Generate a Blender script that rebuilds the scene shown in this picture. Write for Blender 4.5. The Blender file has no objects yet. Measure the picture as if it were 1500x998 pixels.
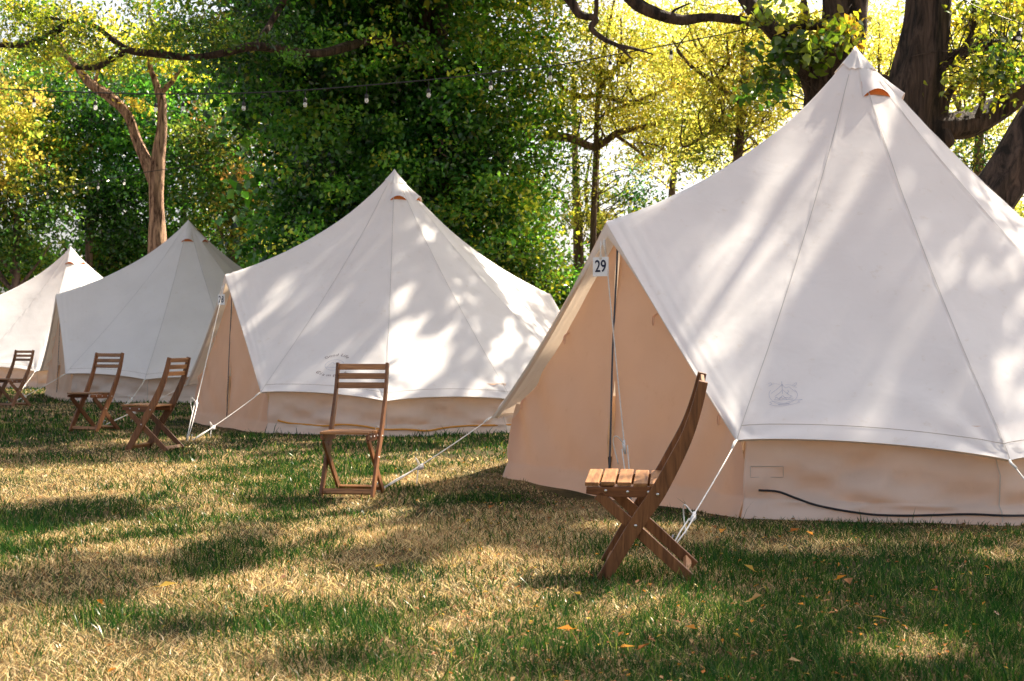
import bpy, bmesh, math, random
import numpy as np
from mathutils import Vector, Matrix
from mathutils.bvhtree import BVHTree

rng = np.random.default_rng(7)
random.seed(7)
sc = bpy.context.scene
COL = sc.collection
F = 2083.0          # focal length in photo pixels (50 mm lens)
HC = 1.04           # camera height
SUN_AZ, SUN_EL = math.radians(50), math.radians(48)      # azimuth measured from +Y towards +X
SUN = np.array([math.sin(SUN_AZ) * math.cos(SUN_EL), math.cos(SUN_AZ) * math.cos(SUN_EL), math.sin(SUN_EL)])
KX, KY = SUN[0] / SUN[2], SUN[1] / SUN[2]


def W(px, py, d):
    """photo pixel + distance -> world point"""
    return np.array([(px - 750) * d / F, d, HC + (499 - py) * d / F])


def GP(px, py):
    d = HC * F / (py - 499.0)
    return np.array([(px - 750) * d / F, d, 0.0])


# ------------------------------------------------------------------ noise
def vnoise(x, y, seed=0):
    x = np.asarray(x, float); y = np.asarray(y, float)
    xi = np.floor(x).astype(np.int64); yi = np.floor(y).astype(np.int64)
    fx = x - xi; fy = y - yi
    fx = fx * fx * (3 - 2 * fx); fy = fy * fy * (3 - 2 * fy)

    def h(a, b):
        n = (a * 374761393 + b * 668265263 + seed * 974711) & 0x7FFFFFFF
        n = ((n ^ (n >> 13)) * 1274126177) & 0x7FFFFFFF
        return ((n ^ (n >> 16)) & 0xFFFF) / 65535.0
    return (h(xi, yi) * (1 - fx) + h(xi + 1, yi) * fx) * (1 - fy) + (h(xi, yi + 1) * (1 - fx) + h(xi + 1, yi + 1) * fx) * fy


def fbm(x, y, seed=0, o=4):
    s = 0; a = 0.5; f = 1.0; t = 0
    for k in range(o):
        s = s + a * vnoise(np.asarray(x) * f, np.asarray(y) * f, seed + k * 17); t += a
        a *= 0.5; f *= 2.03
    return s / t


# ------------------------------------------------------------------ materials
def new_mat(name):
    m = bpy.data.materials.new(name); m.use_nodes = True
    m.node_tree.nodes.clear()
    return m, m.node_tree.nodes, m.node_tree.links


def N(nodes, t, **kw):
    n = nodes.new(t)
    for k, v in kw.items():
        if k.startswith('i_'):
            n.inputs[k[2:].replace('_', ' ')].default_value = v
        else:
            setattr(n, k, v)
    return n


def ramp(nodes, stops):
    r = nodes.new('ShaderNodeValToRGB')
    while len(r.color_ramp.elements) < len(stops):
        r.color_ramp.elements.new(0.5)
    for e, (p, c) in zip(r.color_ramp.elements, stops):
        e.position = p; e.color = (*c, 1)
    return r


def mat_leaf(name, trans=0.45, gloss=0.06, boost=(1.25, 1.25, 0.7)):
    m, n, l = new_mat(name)
    at = N(n, 'ShaderNodeAttribute', attribute_name='Col')
    dif = N(n, 'ShaderNodeBsdfDiffuse'); l.new(at.outputs['Color'], dif.inputs['Color'])
    mul = N(n, 'ShaderNodeMix', data_type='RGBA', blend_type='MULTIPLY')
    mul.inputs['Factor'].default_value = 1
    l.new(at.outputs['Color'], mul.inputs[6]); mul.inputs[7].default_value = (*boost, 1)
    tr = N(n, 'ShaderNodeBsdfTranslucent'); l.new(mul.outputs[2], tr.inputs['Color'])
    mx = N(n, 'ShaderNodeMixShader'); mx.inputs[0].default_value = trans
    l.new(dif.outputs[0], mx.inputs[1]); l.new(tr.outputs[0], mx.inputs[2])
    gl = N(n, 'ShaderNodeBsdfGlossy'); gl.inputs['Roughness'].default_value = 0.24
    mg = N(n, 'ShaderNodeMixShader'); mg.inputs[0].default_value = gloss
    l.new(mx.outputs[0], mg.inputs[1]); l.new(gl.outputs[0], mg.inputs[2])
    o = N(n, 'ShaderNodeOutputMaterial'); l.new(mg.outputs[0], o.inputs[0])
    return m


def mat_canvas(name, base, trans_col, fac, dirt=0.10):
    m, n, l = new_mat(name)
    tc = N(n, 'ShaderNodeTexCoord')
    n1 = N(n, 'ShaderNodeTexNoise'); n1.inputs['Scale'].default_value = 2.3; n1.inputs['Detail'].default_value = 6
    l.new(tc.outputs['Object'], n1.inputs['Vector'])
    r1 = ramp(n, [(0.3, tuple(c * (1 - dirt) for c in base)), (0.62, base)])
    l.new(n1.outputs[0], r1.inputs[0])
    # small stains
    n2 = N(n, 'ShaderNodeTexNoise'); n2.inputs['Scale'].default_value = 11; n2.inputs['Detail'].default_value = 7; n2.inputs['Roughness'].default_value = 0.7
    l.new(tc.outputs['Object'], n2.inputs['Vector'])
    r2 = ramp(n, [(0.60, (1, 1, 1)), (0.74, (0.88, 0.84, 0.78))]); l.new(n2.outputs[0], r2.inputs[0])
    mul = N(n, 'ShaderNodeMix', data_type='RGBA', blend_type='MULTIPLY'); mul.inputs['Factor'].default_value = 1
    l.new(r1.outputs[0], mul.inputs[6]); l.new(r2.outputs[0], mul.inputs[7])
    # weave + soft wrinkles
    n3 = N(n, 'ShaderNodeTexNoise'); n3.inputs['Scale'].default_value = 420; n3.inputs['Detail'].default_value = 2
    l.new(tc.outputs['Object'], n3.inputs['Vector'])
    n4 = N(n, 'ShaderNodeTexNoise'); n4.inputs['Scale'].default_value = 3.2; n4.inputs['Detail'].default_value = 3
    n4.inputs['Distortion'].default_value = 0.3
    l.new(tc.outputs['Object'], n4.inputs['Vector'])
    b1 = N(n, 'ShaderNodeBump'); b1.inputs['Strength'].default_value = 0.35; b1.inputs['Distance'].default_value = 0.0008
    l.new(n3.outputs[0], b1.inputs['Height'])
    b2 = N(n, 'ShaderNodeBump'); b2.inputs['Strength'].default_value = 0.22; b2.inputs['Distance'].default_value = 0.03
    l.new(n4.outputs[0], b2.inputs['Height']); l.new(b1.outputs[0], b2.inputs['Normal'])
    dif = N(n, 'ShaderNodeBsdfDiffuse'); l.new(mul.outputs[2], dif.inputs['Color']); l.new(b2.outputs[0], dif.inputs['Normal'])
    tr = N(n, 'ShaderNodeBsdfTranslucent'); tr.inputs['Color'].default_value = (*trans_col, 1); l.new(b2.outputs[0], tr.inputs['Normal'])
    mx = N(n, 'ShaderNodeMixShader'); mx.inputs[0].default_value = fac
    l.new(dif.outputs[0], mx.inputs[1]); l.new(tr.outputs[0], mx.inputs[2])
    o = N(n, 'ShaderNodeOutputMaterial'); l.new(mx.outputs[0], o.inputs[0])
    return m


def mat_plain(name, col, rough=0.6, spec=0.4, noise=0.0, nscale=20, metallic=0.0, bump=0.0):
    m, n, l = new_mat(name)
    p = N(n, 'ShaderNodeBsdfPrincipled'); p.inputs['Roughness'].default_value = rough
    p.inputs['Specular IOR Level'].default_value = spec; p.inputs['Metallic'].default_value = metallic
    tc = N(n, 'ShaderNodeTexCoord'); nz = N(n, 'ShaderNodeTexNoise'); nz.inputs['Scale'].default_value = nscale
    nz.inputs['Detail'].default_value = 5; l.new(tc.outputs['Object'], nz.inputs['Vector'])
    r = ramp(n, [(0.3, tuple(c * (1 - noise) for c in col)), (0.7, tuple(min(1, c * (1 + noise)) for c in col))])
    l.new(nz.outputs[0], r.inputs[0]); l.new(r.outputs[0], p.inputs['Base Color'])
    if bump:
        b = N(n, 'ShaderNodeBump'); b.inputs['Strength'].default_value = 0.6; b.inputs['Distance'].default_value = bump
        l.new(nz.outputs[0], b.inputs['Height']); l.new(b.outputs[0], p.inputs['Normal'])
    o = N(n, 'ShaderNodeOutputMaterial'); l.new(p.outputs[0], o.inputs[0])
    return m


def mat_wood(name, dark, light, axis):
    m, n, l = new_mat(name)
    tc = N(n, 'ShaderNodeTexCoord'); oi = N(n, 'ShaderNodeObjectInfo')
    mp = N(n, 'ShaderNodeMapping')
    s = [28, 28, 28]; s[axis] = 2.2; mp.inputs['Scale'].default_value = s
    if axis == 2:
        mp.inputs['Rotation'].default_value = (0, math.radians(-25), 0)
    l.new(tc.outputs['Object'], mp.inputs['Vector'])
    ad = N(n, 'ShaderNodeVectorMath', operation='ADD'); l.new(mp.outputs[0], ad.inputs[0])
    sv = N(n, 'ShaderNodeVectorMath', operation='SCALE'); sv.inputs[0].default_value = (37, 53, 71)
    l.new(oi.outputs['Random'], sv.inputs['Scale']); l.new(sv.outputs[0], ad.inputs[1])
    nz = N(n, 'ShaderNodeTexNoise'); nz.inputs['Scale'].default_value = 1.6; nz.inputs['Detail'].default_value = 8
    nz.inputs['Roughness'].default_value = 0.65; nz.inputs['Distortion'].default_value = 0.8
    l.new(ad.outputs[0], nz.inputs['Vector'])
    mid = tuple((a + b) / 2 for a, b in zip(dark, light))
    r = ramp(n, [(0.30, dark), (0.5, mid), (0.72, light)]); l.new(nz.outputs[0], r.inputs[0])
    hs = N(n, 'ShaderNodeHueSaturation')
    mr = N(n, 'ShaderNodeMapRange'); mr.inputs[3].default_value = 0.7; mr.inputs[4].default_value = 1.35
    l.new(oi.outputs['Random'], mr.inputs[0]); l.new(mr.outputs[0], hs.inputs['Value']); l.new(r.outputs[0], hs.inputs['Color'])
    p = N(n, 'ShaderNodeBsdfPrincipled'); p.inputs['Roughness'].default_value = 0.48; p.inputs['Specular IOR Level'].default_value = 0.4
    l.new(hs.outputs[0], p.inputs['Base Color'])
    b = N(n, 'ShaderNodeBump'); b.inputs['Strength'].default_value = 0.35; b.inputs['Distance'].default_value = 0.003
    l.new(nz.outputs[0], b.inputs['Height']); l.new(b.outputs[0], p.inputs['Normal'])
    o = N(n, 'ShaderNodeOutputMaterial'); l.new(p.outputs[0], o.inputs[0])
    return m


def mat_bark(name, dark, light, sc_=9.0):
    m, n, l = new_mat(name)
    tc = N(n, 'ShaderNodeTexCoord'); mp = N(n, 'ShaderNodeMapping'); mp.inputs['Scale'].default_value = (sc_, sc_, sc_ * 0.13)
    l.new(tc.outputs['Object'], mp.inputs['Vector'])
    nz = N(n, 'ShaderNodeTexNoise'); nz.inputs['Scale'].default_value = 1.5; nz.inputs['Detail'].default_value = 9
    nz.inputs['Roughness'].default_value = 0.68; nz.inputs['Distortion'].default_value = 0.7
    l.new(mp.outputs[0], nz.inputs['Vector'])
    r = ramp(n, [(0.40, dark), (0.51, tuple((a + b) / 2 for a, b in zip(dark, light))), (0.62, light)]); l.new(nz.outputs[0], r.inputs[0])
    p = N(n, 'ShaderNodeBsdfPrincipled'); p.inputs['Roughness'].default_value = 0.85; p.inputs['Specular IOR Level'].default_value = 0.25
    l.new(r.outputs[0], p.inputs['Base Color'])
    b = N(n, 'ShaderNodeBump'); b.inputs['Strength'].default_value = 1.0; b.inputs['Distance'].default_value = 0.09
    l.new(nz.outputs[0], b.inputs['Height']); l.new(b.outputs[0], p.inputs['Normal'])
    o = N(n, 'ShaderNodeOutputMaterial'); l.new(p.outputs[0], o.inputs[0])
    return m


M = {}
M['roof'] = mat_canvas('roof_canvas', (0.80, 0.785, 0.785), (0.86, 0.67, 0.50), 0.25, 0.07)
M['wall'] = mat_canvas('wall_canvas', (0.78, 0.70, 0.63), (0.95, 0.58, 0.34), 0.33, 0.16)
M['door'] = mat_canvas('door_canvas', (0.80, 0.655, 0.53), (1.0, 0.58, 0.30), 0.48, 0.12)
M['seam'] = mat_plain('seam_thread', (0.50, 0.47, 0.45), 0.9, 0.1)
M['fold'] = mat_plain('hem_stitch', (0.52, 0.45, 0.40), 0.9, 0.1)
M['zip'] = mat_plain('zip_tape', (0.075, 0.075, 0.09), 0.7, 0.3)
M['ventmesh'] = mat_plain('vent_gauze', (0.55, 0.17, 0.045), 0.9, 0.1, 0.3, 300)
M['rope'] = mat_plain('white_rope', (0.72, 0.69, 0.64), 0.85, 0.2, 0.12, 90)
M['plastic'] = mat_plain('white_plastic', (0.80, 0.80, 0.80), 0.4, 0.5)
M['peg'] = mat_plain('peg_steel', (0.25, 0.25, 0.26), 0.45, 0.5, 0.2, 30, 0.8)
M['plate'] = mat_plain('sign_plate', (0.80, 0.81, 0.84), 0.4, 0.5, 0.03)
M['ink'] = mat_plain('navy_ink', (0.012, 0.016, 0.05), 0.6, 0.3)
M['print'] = mat_plain('faded_print', (0.44, 0.44, 0.52), 0.9, 0.1)
M['print2'] = mat_plain('brown_print', (0.17, 0.11, 0.11), 0.9, 0.1)
M['cable'] = mat_plain('black_rubber', (0.012, 0.012, 0.016), 0.5, 0.4)
M['cord'] = mat_plain('yellow_rubber', (0.62, 0.27, 0.03), 0.5, 0.4)
M['socket'] = mat_plain('black_socket', (0.015, 0.015, 0.015), 0.5, 0.4)
M['bolt'] = mat_plain('bolt_steel', (0.62, 0.62, 0.62), 0.3, 0.5, 0.05, 20, 1.0)
M['woodz'] = mat_wood('acacia_legs', (0.065, 0.023, 0.009), (0.25, 0.106, 0.042), 2)
M['woody'] = mat_wood('acacia_slats', (0.11, 0.040, 0.014), (0.40, 0.19, 0.072), 1)
M['woodx'] = mat_wood('acacia_rails', (0.075, 0.024, 0.010), (0.26, 0.095, 0.034), 0)
M['bark'] = mat_bark('dark_bark', (0.014, 0.010, 0.008), (0.105, 0.068, 0.052), 7)
M['bark_red'] = mat_bark('reddish_bark', (0.055, 0.022, 0.013), (0.60, 0.37, 0.235), 11)
M['bark_far'] = mat_bark('brown_bark', (0.06, 0.038, 0.026), (0.20, 0.135, 0.10), 6)
M['leaf'] = mat_leaf('green_leaf', 0.52, 0.05, (2.3, 1.85, 0.6))
M['leaf_y'] = mat_leaf('yellow_leaf', 0.64, 0.03, (1.42, 1.36, 1.05))
M['grass'] = mat_leaf('grass_blade', 0.34, 0.012, (1.15, 1.1, 0.75))
M['fallen'] = mat_leaf('fallen_leaf', 0.25, 0.008, (1.1, 1.0, 0.8))


def mat_bulb():
    m, n, l = new_mat('bulb_glass')
    g = N(n, 'ShaderNodeBsdfTranslucent'); g.inputs['Color'].default_value = (0.9, 0.88, 0.85, 1)
    t = N(n, 'ShaderNodeBsdfTransparent')
    s = N(n, 'ShaderNodeBsdfGlossy'); s.inputs['Roughness'].default_value = 0.05
    a = N(n, 'ShaderNodeMixShader'); a.inputs[0].default_value = 0.42
    l.new(t.outputs[0], a.inputs[1]); l.new(g.outputs[0], a.inputs[2])
    b = N(n, 'ShaderNodeMixShader'); b.inputs[0].default_value = 0.18
    l.new(a.outputs[0], b.inputs[1]); l.new(s.outputs[0], b.inputs[2])
    o = N(n, 'ShaderNodeOutputMaterial'); l.new(b.outputs[0], o.inputs[0])
    return m


M['bulb'] = mat_bulb()


def mat_ground():
    m, n, l = new_mat('lawn_soil')
    tc = N(n, 'ShaderNodeTexCoord')
    n1 = N(n, 'ShaderNodeTexNoise'); n1.inputs['Scale'].default_value = 0.9; n1.inputs['Detail'].default_value = 7
    n2 = N(n, 'ShaderNodeTexNoise'); n2.inputs['Scale'].default_value = 28; n2.inputs['Detail'].default_value = 8; n2.inputs['Roughness'].default_value = 0.7
    for q in (n1, n2):
        l.new(tc.outputs['Object'], q.inputs['Vector'])
    r1 = ramp(n, [(0.32, (0.024, 0.032, 0.011)), (0.5, (0.10, 0.075, 0.035)), (0.66, (0.27, 0.19, 0.095))])
    l.new(n1.outputs[0], r1.inputs[0])
    r2 = ramp(n, [(0.3, (0.35, 0.34, 0.30)), (0.7, (1.25, 1.2, 1.1))]); l.new(n2.outputs[0], r2.inputs[0])
    mul = N(n, 'ShaderNodeMix', data_type='RGBA', blend_type='MULTIPLY'); mul.inputs['Factor'].default_value = 1
    l.new(r1.outputs[0], mul.inputs[6]); l.new(r2.outputs[0], mul.inputs[7])
    p = N(n, 'ShaderNodeBsdfPrincipled'); p.inputs['Roughness'].default_value = 0.95; p.inputs['Specular IOR Level'].default_value = 0.1
    l.new(mul.outputs[2], p.inputs['Base Color'])
    b = N(n, 'ShaderNodeBump'); b.inputs['Strength'].default_value = 0.8; b.inputs['Distance'].default_value = 0.03
    l.new(n2.outputs[0], b.inputs['Height']); l.new(b.outputs[0], p.inputs['Normal'])
    o = N(n, 'ShaderNodeOutputMaterial'); l.new(p.outputs[0], o.inputs[0])
    return m


M['ground'] = mat_ground()


# ------------------------------------------------------------------ object helpers
def link(o, parent=None):
    COL.objects.link(o)
    if parent is not None:
        o.parent = parent
    return o


def tag(o, label=None, cat=None, group=None, kind=None):
    if label: o['label'] = label
    if cat: o['category'] = cat
    if group: o['group'] = group
    if kind: o['kind'] = kind
    return o


def empty(name, loc, rz=0.0, **kw):
    o = bpy.data.objects.new(name, None); o.location = loc; o.rotation_euler = (0, 0, rz)
    o.empty_display_size = 0.2
    link(o); tag(o, **kw)
    return o


class MB:
    """collects verts / faces (with material slots) and links them as one object"""
    def __init__(self):
        self.v = []; self.f = []; self.mi = []; self.n = 0

    def add(self, verts, faces, mi=0):
        verts = np.asarray(verts, float).reshape(-1, 3)
        self.v.append(verts)
        for f in faces:
            self.f.append([i + self.n for i in f]); self.mi.append(mi)
        self.n += len(verts)
        return self

    def grid(self, P, mi=0, closed=False):
        """P: (nu, nv, 3) grid"""
        nu, nv = P.shape[:2]
        fs = []
        for i in range(nu if closed else nu - 1):
            a = i * nv; b = ((i + 1) % nu) * nv
            for j in range(nv - 1):
                fs.append((a + j, b + j, b + j + 1, a + j + 1))
        return self.add(P.reshape(-1, 3), fs, mi)

    def tube(self, pts, rad, sides=6, mi=0, caps=True):
        pts = np.asarray(pts, float); n = len(pts)
        rad = np.full(n, rad) if np.isscalar(rad) else np.asarray(rad, float)
        T = np.gradient(pts, axis=0); T /= np.linalg.norm(T, axis=1)[:, None] + 1e-9
        up = np.array([0.0, 0.0, 1.0]) if abs(T[0][2]) < 0.9 else np.array([1.0, 0, 0])
        u = np.cross(T[0], up); u /= np.linalg.norm(u)
        rings = []
        for k in range(n):
            u = u - T[k] * np.dot(u, T[k]); u /= np.linalg.norm(u) + 1e-9
            w = np.cross(T[k], u)
            a = np.linspace(0, 2 * np.pi, sides, endpoint=False)
            rings.append(pts[k] + rad[k] * (np.cos(a)[:, None] * u + np.sin(a)[:, None] * w))
        V = np.concatenate(rings); fs = []
        for k in range(n - 1):
            for j in range(sides):
                j2 = (j + 1) % sides
                fs.append((k * sides + j, k * sides + j2, (k + 1) * sides + j2, (k + 1) * sides + j))
        if caps:
            fs.append(tuple(range(sides))[::-1]); fs.append(tuple((n - 1) * sides + j for j in range(sides)))
        return self.add(V, fs, mi)

    def box(self, c, s, mi=0, R=None):
        v = np.array([[x, y, z] for x in (-.5, .5) for y in (-.5, .5) for z in (-.5, .5)]) * np.array(s)
        if R is not None: v = v @ np.asarray(R).T
        return self.add(v + np.array(c), [(0, 1, 3, 2), (4, 6, 7, 5), (0, 4, 5, 1), (2, 3, 7, 6), (0, 2, 6, 4), (1, 5, 7, 3)], mi)

    def build(self, name, mats, parent=None, smooth=True, bevel=0.0, loc=None):
        me = bpy.data.meshes.new(name)
        me.from_pydata(np.concatenate(self.v).tolist(), [], self.f)
        for m in (mats if isinstance(mats, (list, tuple)) else [mats]):
            me.materials.append(m)
        if any(self.mi): me.polygons.foreach_set('material_index', self.mi)
        if smooth: me.polygons.foreach_set('use_smooth', [True] * len(me.polygons))
        me.update()
        if bevel:
            bm = bmesh.new(); bm.from_mesh(me)
            bmesh.ops.recalc_face_normals(bm, faces=bm.faces)
            es = [e for e in bm.edges if len(e.link_faces) == 2 and e.calc_face_angle(0) > 0.6]
            bmesh.ops.bevel(bm, geom=es, offset=bevel, segments=2, affect='EDGES', profile=0.6)
            bm.to_mesh(me); bm.free()
            me.polygons.foreach_set('use_smooth', [False] * len(me.polygons)); me.update()
        o = bpy.data.objects.new(name, me); link(o, parent)
        if loc is not None: o.location = loc
        return o


def fast_mesh(name, V, faces_flat, sizes, mat, parent=None, col=None, smooth=False):
    """numpy arrays straight into a mesh"""
    me = bpy.data.meshes.new(name)
    me.vertices.add(len(V)); me.vertices.foreach_set('co', np.ascontiguousarray(V, dtype=np.float32).ravel())
    me.loops.add(len(faces_flat)); me.loops.foreach_set('vertex_index', np.ascontiguousarray(faces_flat, dtype=np.int32))
    me.polygons.add(len(sizes))
    st = np.concatenate([[0], np.cumsum(sizes)[:-1]]).astype(np.int32)
    me.polygons.foreach_set('loop_start', st)
    me.update(calc_edges=True)
    if smooth: me.polygons.foreach_set('use_smooth', np.ones(len(sizes), dtype=bool))
    me.materials.append(mat)
    if col is not None:
        a = me.color_attributes.new('Col', 'FLOAT_COLOR', 'POINT')
        c4 = np.ones((len(V), 4), dtype=np.float32); c4[:, :3] = col
        a.data.foreach_set('color', c4.ravel())
    o = bpy.data.objects.new(name, me); link(o, parent)
    return o


def catmull(pts, n):
    pts = np.asarray(pts, float)
    P = np.concatenate([[2 * pts[0] - pts[1]], pts, [2 * pts[-1] - pts[-2]]])
    out = []
    for i in range(1, len(P) - 2):
        for t in np.linspace(0, 1, n, endpoint=False):
            a, b, c, d = P[i - 1], P[i], P[i + 1], P[i + 2]
            out.append(0.5 * (2 * b + (c - a) * t + (2 * a - 5 * b + 4 * c - d) * t * t + (3 * b - a - 3 * c + d) * t ** 3))
    out.append(pts[-1])
    return np.array(out)


# ------------------------------------------------------------------ world, sun, camera
w = bpy.data.worlds.new('World'); sc.world = w; w.use_nodes = True
wn = w.node_tree.nodes; wl = w.node_tree.links; wn.clear()
sky = wn.new('ShaderNodeTexSky'); sky.sky_type = 'NISHITA'; sky.sun_disc = False
sky.sun_elevation = SUN_EL; sky.sun_rotation = SUN_AZ
sky.air_density = 1.0; sky.dust_density = 4.0; sky.ozone_density = 1.0
bg = wn.new('ShaderNodeBackground'); bg.inputs['Strength'].default_value = 0.082
wo = wn.new('ShaderNodeOutputWorld')
hsv = wn.new('ShaderNodeHueSaturation'); hsv.inputs['Saturation'].default_value = 0.42
tint = wn.new('ShaderNodeMix'); tint.data_type = 'RGBA'; tint.blend_type = 'MULTIPLY'; tint.inputs[0].default_value = 1.0
tint.inputs[7].default_value = (1.03, 1.0, 0.99, 1)
wl.new(sky.outputs[0], hsv.inputs['Color']); wl.new(hsv.outputs[0], tint.inputs[6]); wl.new(tint.outputs[2], bg.inputs[0]); wl.new(bg.outputs[0], wo.inputs[0])

sl = bpy.data.lights.new('sun', 'SUN'); sl.energy = 5.0; sl.angle = math.radians(0.7); sl.color = (1.0, 0.885, 0.71)
so = bpy.data.objects.new('sun', sl); link(so)
so.rotation_euler = Vector(-SUN).to_track_quat('-Z', 'Y').to_euler()

cd = bpy.data.cameras.new('camera'); cam = bpy.data.objects.new('camera', cd); link(cam)
cam.location = (0, 0, HC); cam.rotation_euler = (math.pi / 2, 0, 0)
cd.lens = 50; cd.sensor_width = 36; cd.clip_start = 0.05; cd.clip_end = 2000
cd.dof.use_dof = True; cd.dof.focus_distance = 8.3; cd.dof.aperture_fstop = 7.0
sc.camera = cam
sc.view_settings.view_transform = 'Standard'; sc.view_settings.look = 'None'
sc.view_settings.exposure = 1.80; sc.view_settings.gamma = 1.0
try:
    sc.view_settings.use_curve_mapping = False
except Exception:
    pass
cy = sc.cycles
cy.max_bounces = 10; cy.diffuse_bounces = 4; cy.transmission_bounces = 8; cy.transparent_max_bounces = 8
cy.use_denoising = True
cy.sample_clamp_indirect = 6.0


# ------------------------------------------------------------------ ground
def gz(x, y):
    x = np.asarray(x, float); y = np.asarray(y, float)
    z = 0.05 * (fbm(x * 0.45, y * 0.45, 3, 3) - 0.5) + 0.03 * (fbm(x * 1.9, y * 1.9, 9, 2) - 0.5)
    return z


def dry(x, y):
    """dry straw share of the lawn (0 green .. 1 straw); dry patches, tilted paler to the sunlit left front"""
    a = fbm(x * 0.55 + 3, y * 0.40, 21, 4); b = fbm(x * 2.1, y * 1.7, 33, 3)
    v = 0.62 * a + 0.38 * b
    v = v + 0.075 * np.clip((0.3 - x) / 2.0, -1.0, 1.0) + 0.07 * np.clip((6.3 - y) / 1.5, 0, 1) * np.clip((0.2 - x) / 0.8, 0, 1) - 0.13 * np.clip((y - 10.5) / 3.5, 0, 1)  # bias puts sun and shade into the straw and green shares
    return np.clip((v - 0.455) / 0.12, 0, 1)


xs = np.unique(np.concatenate([np.arange(-16, 12.01, 0.2), np.linspace(-40, 40, 41), np.array([-900, -400, -200, -120, -70, 70, 120, 200, 400, 900])]))
ys = np.unique(np.concatenate([np.arange(-4, 32.01, 0.2), np.linspace(-40, 70, 45), np.array([-600, -200, -100, 100, 150, 250, 450, 900])]))
GX, GY = np.meshgrid(xs, ys, indexing='ij')
G = np.stack([GX, GY, gz(GX, GY) * (np.hypot(GX, GY - 10) < 60)], -1)
gm = MB().grid(G[:, ::1]).build('ground', M['ground'])
tag(gm, kind='structure')

# grass blades ---------------------------------------------------------------
TENTS = [((2.60, 10.62), 210.0), ((-1.46, 18.2), 209.4), ((-6.0, 26.6), 206.0), ((-10.25, 33.2), 209.0)]


def inside_tent(x, y, R=2.5):
    r = np.zeros(x.shape, bool)
    for (cx, cy_), _ in TENTS:
        r |= np.hypot(x - cx, y - cy_) < R
    return r


def make_grass():
    parts = []
    for (d0, d1, dens, wid, hs) in ((3.2, 5.6, 9800, 0.0036, 1.0), (5.6, 8.2, 6600, 0.0046, 1.0), (8.2, 12, 3300, 0.0062, 1.0), (12, 18, 800, 0.0105, 1.05), (18, 32, 240, 0.018, 1.15)):
        x0, x1 = -0.44 * d1 - 0.5, 0.44 * d1 + 0.5
        n = int(dens * (d1 - d0) * (x1 - x0))
        x = rng.uniform(x0, x1, n); y = rng.uniform(d0, d1, n)
        keep = (np.abs(x) < 0.41 * y + 0.5) & ~inside_tent(x, y)
        # tufts: uneven density
        keep &= rng.random(n) < 0.35 + 0.9 * fbm(x * 6, y * 6, 5, 2)
        x = x[keep]; y = y[keep]
        parts.append((x, y, np.full(len(x), wid), np.full(len(x), hs)))
    x = np.concatenate([p[0] for p in parts]); y = np.concatenate([p[1] for p in parts])
    wd = np.concatenate([p[2] for p in parts]); hs = np.concatenate([p[3] for p in parts])
    n = len(x)
    D = dry(x, y)
    isdry = rng.random(n) < 0.13 + 0.74 * D
    tuft = fbm(x * 3.0, y * 3.0, 41, 3)
    h = hs * np.where(isdry, rng.uniform(0.012, 0.042, n), rng.uniform(0.022, 0.066, n) * (0.35 + 1.4 * tuft))
    lean = np.where(isdry, rng.uniform(0.6, 2.6, n), rng.uniform(0.1, 1.0, n))
    # taller blades hugging the tent walls
    for (cx, cy_), _ in TENTS[:2]:
        r = np.hypot(x - cx, y - cy_)
        near = (r < 2.85) & (rng.random(n) < 0.25)
        h = np.where(near & ~isdry & (rng.random(n) < 0.12), h * 1.8, h)
        h = np.where((r < 3.0) & (h < 0.09), h * 0.55, h)
    az = rng.uniform(0, 2 * np.pi, n); fa = rng.uniform(0, 2 * np.pi, n)
    dx, dy = np.cos(az), np.sin(az); wx, wy = np.cos(fa), np.sin(fa)
    z0 = gz(x, y) - 0.004
    wd = wd * rng.uniform(0.6, 1.25, n) * np.where(isdry, 0.72, 1.0)
    V = np.empty((n, 5, 3))
    for k, (t, ww) in enumerate(((0, 1), (0, -1), (0.55, -0.8), (0.55, 0.8), (1, 0))):
        off = lean * h * t ** 1.6
        V[:, k, 0] = x + dx * off + wx * wd * 0.5 * ww
        V[:, k, 1] = y + dy * off + wy * wd * 0.5 * ww
        V[:, k, 2] = z0 + h * t * (1 - 0.12 * np.minimum(lean, 2) * t)
    base = np.arange(n)[:, None] * 5
    fl = np.concatenate([base + np.array([0, 1, 2, 3]), base + np.array([3, 2, 4])], 1).ravel()
    sz = np.tile([4, 3], n)
    # colours
    g1 = np.array([0.008, 0.038, 0.010]); g2 = np.array([0.034, 0.105, 0.016]); g3 = np.array([0.12, 0.17, 0.04])
    s1 = np.array([0.60, 0.43, 0.22]); s2 = np.array([0.76, 0.61, 0.34]); s3 = np.array([0.27, 0.13, 0.055])
    a = rng.random((n, 1)); b = rng.random((n, 1))
    cg = g1 * (1 - a) + g2 * a; cg = np.where(b > 0.86, g3, cg); cg = np.where(b > 0.96, np.array([0.24, 0.30, 0.07]), cg)
    cs = s1 * (1 - a) + s2 * a; cs = np.where(b > 0.74, s3, cs)
    c = np.where(isdry[:, None], cs, cg) * rng.uniform(0.55, 1.3, (n, 1))
    c = np.repeat(c[:, None, :], 5, 1).reshape(-1, 3)
    o = fast_mesh('grass', V.reshape(-1, 3), fl, sz, M['grass'], None, c)
    tag(o, 'short lawn grass, green tufts mixed with dry straw', 'grass', kind='stuff')


make_grass()


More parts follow.
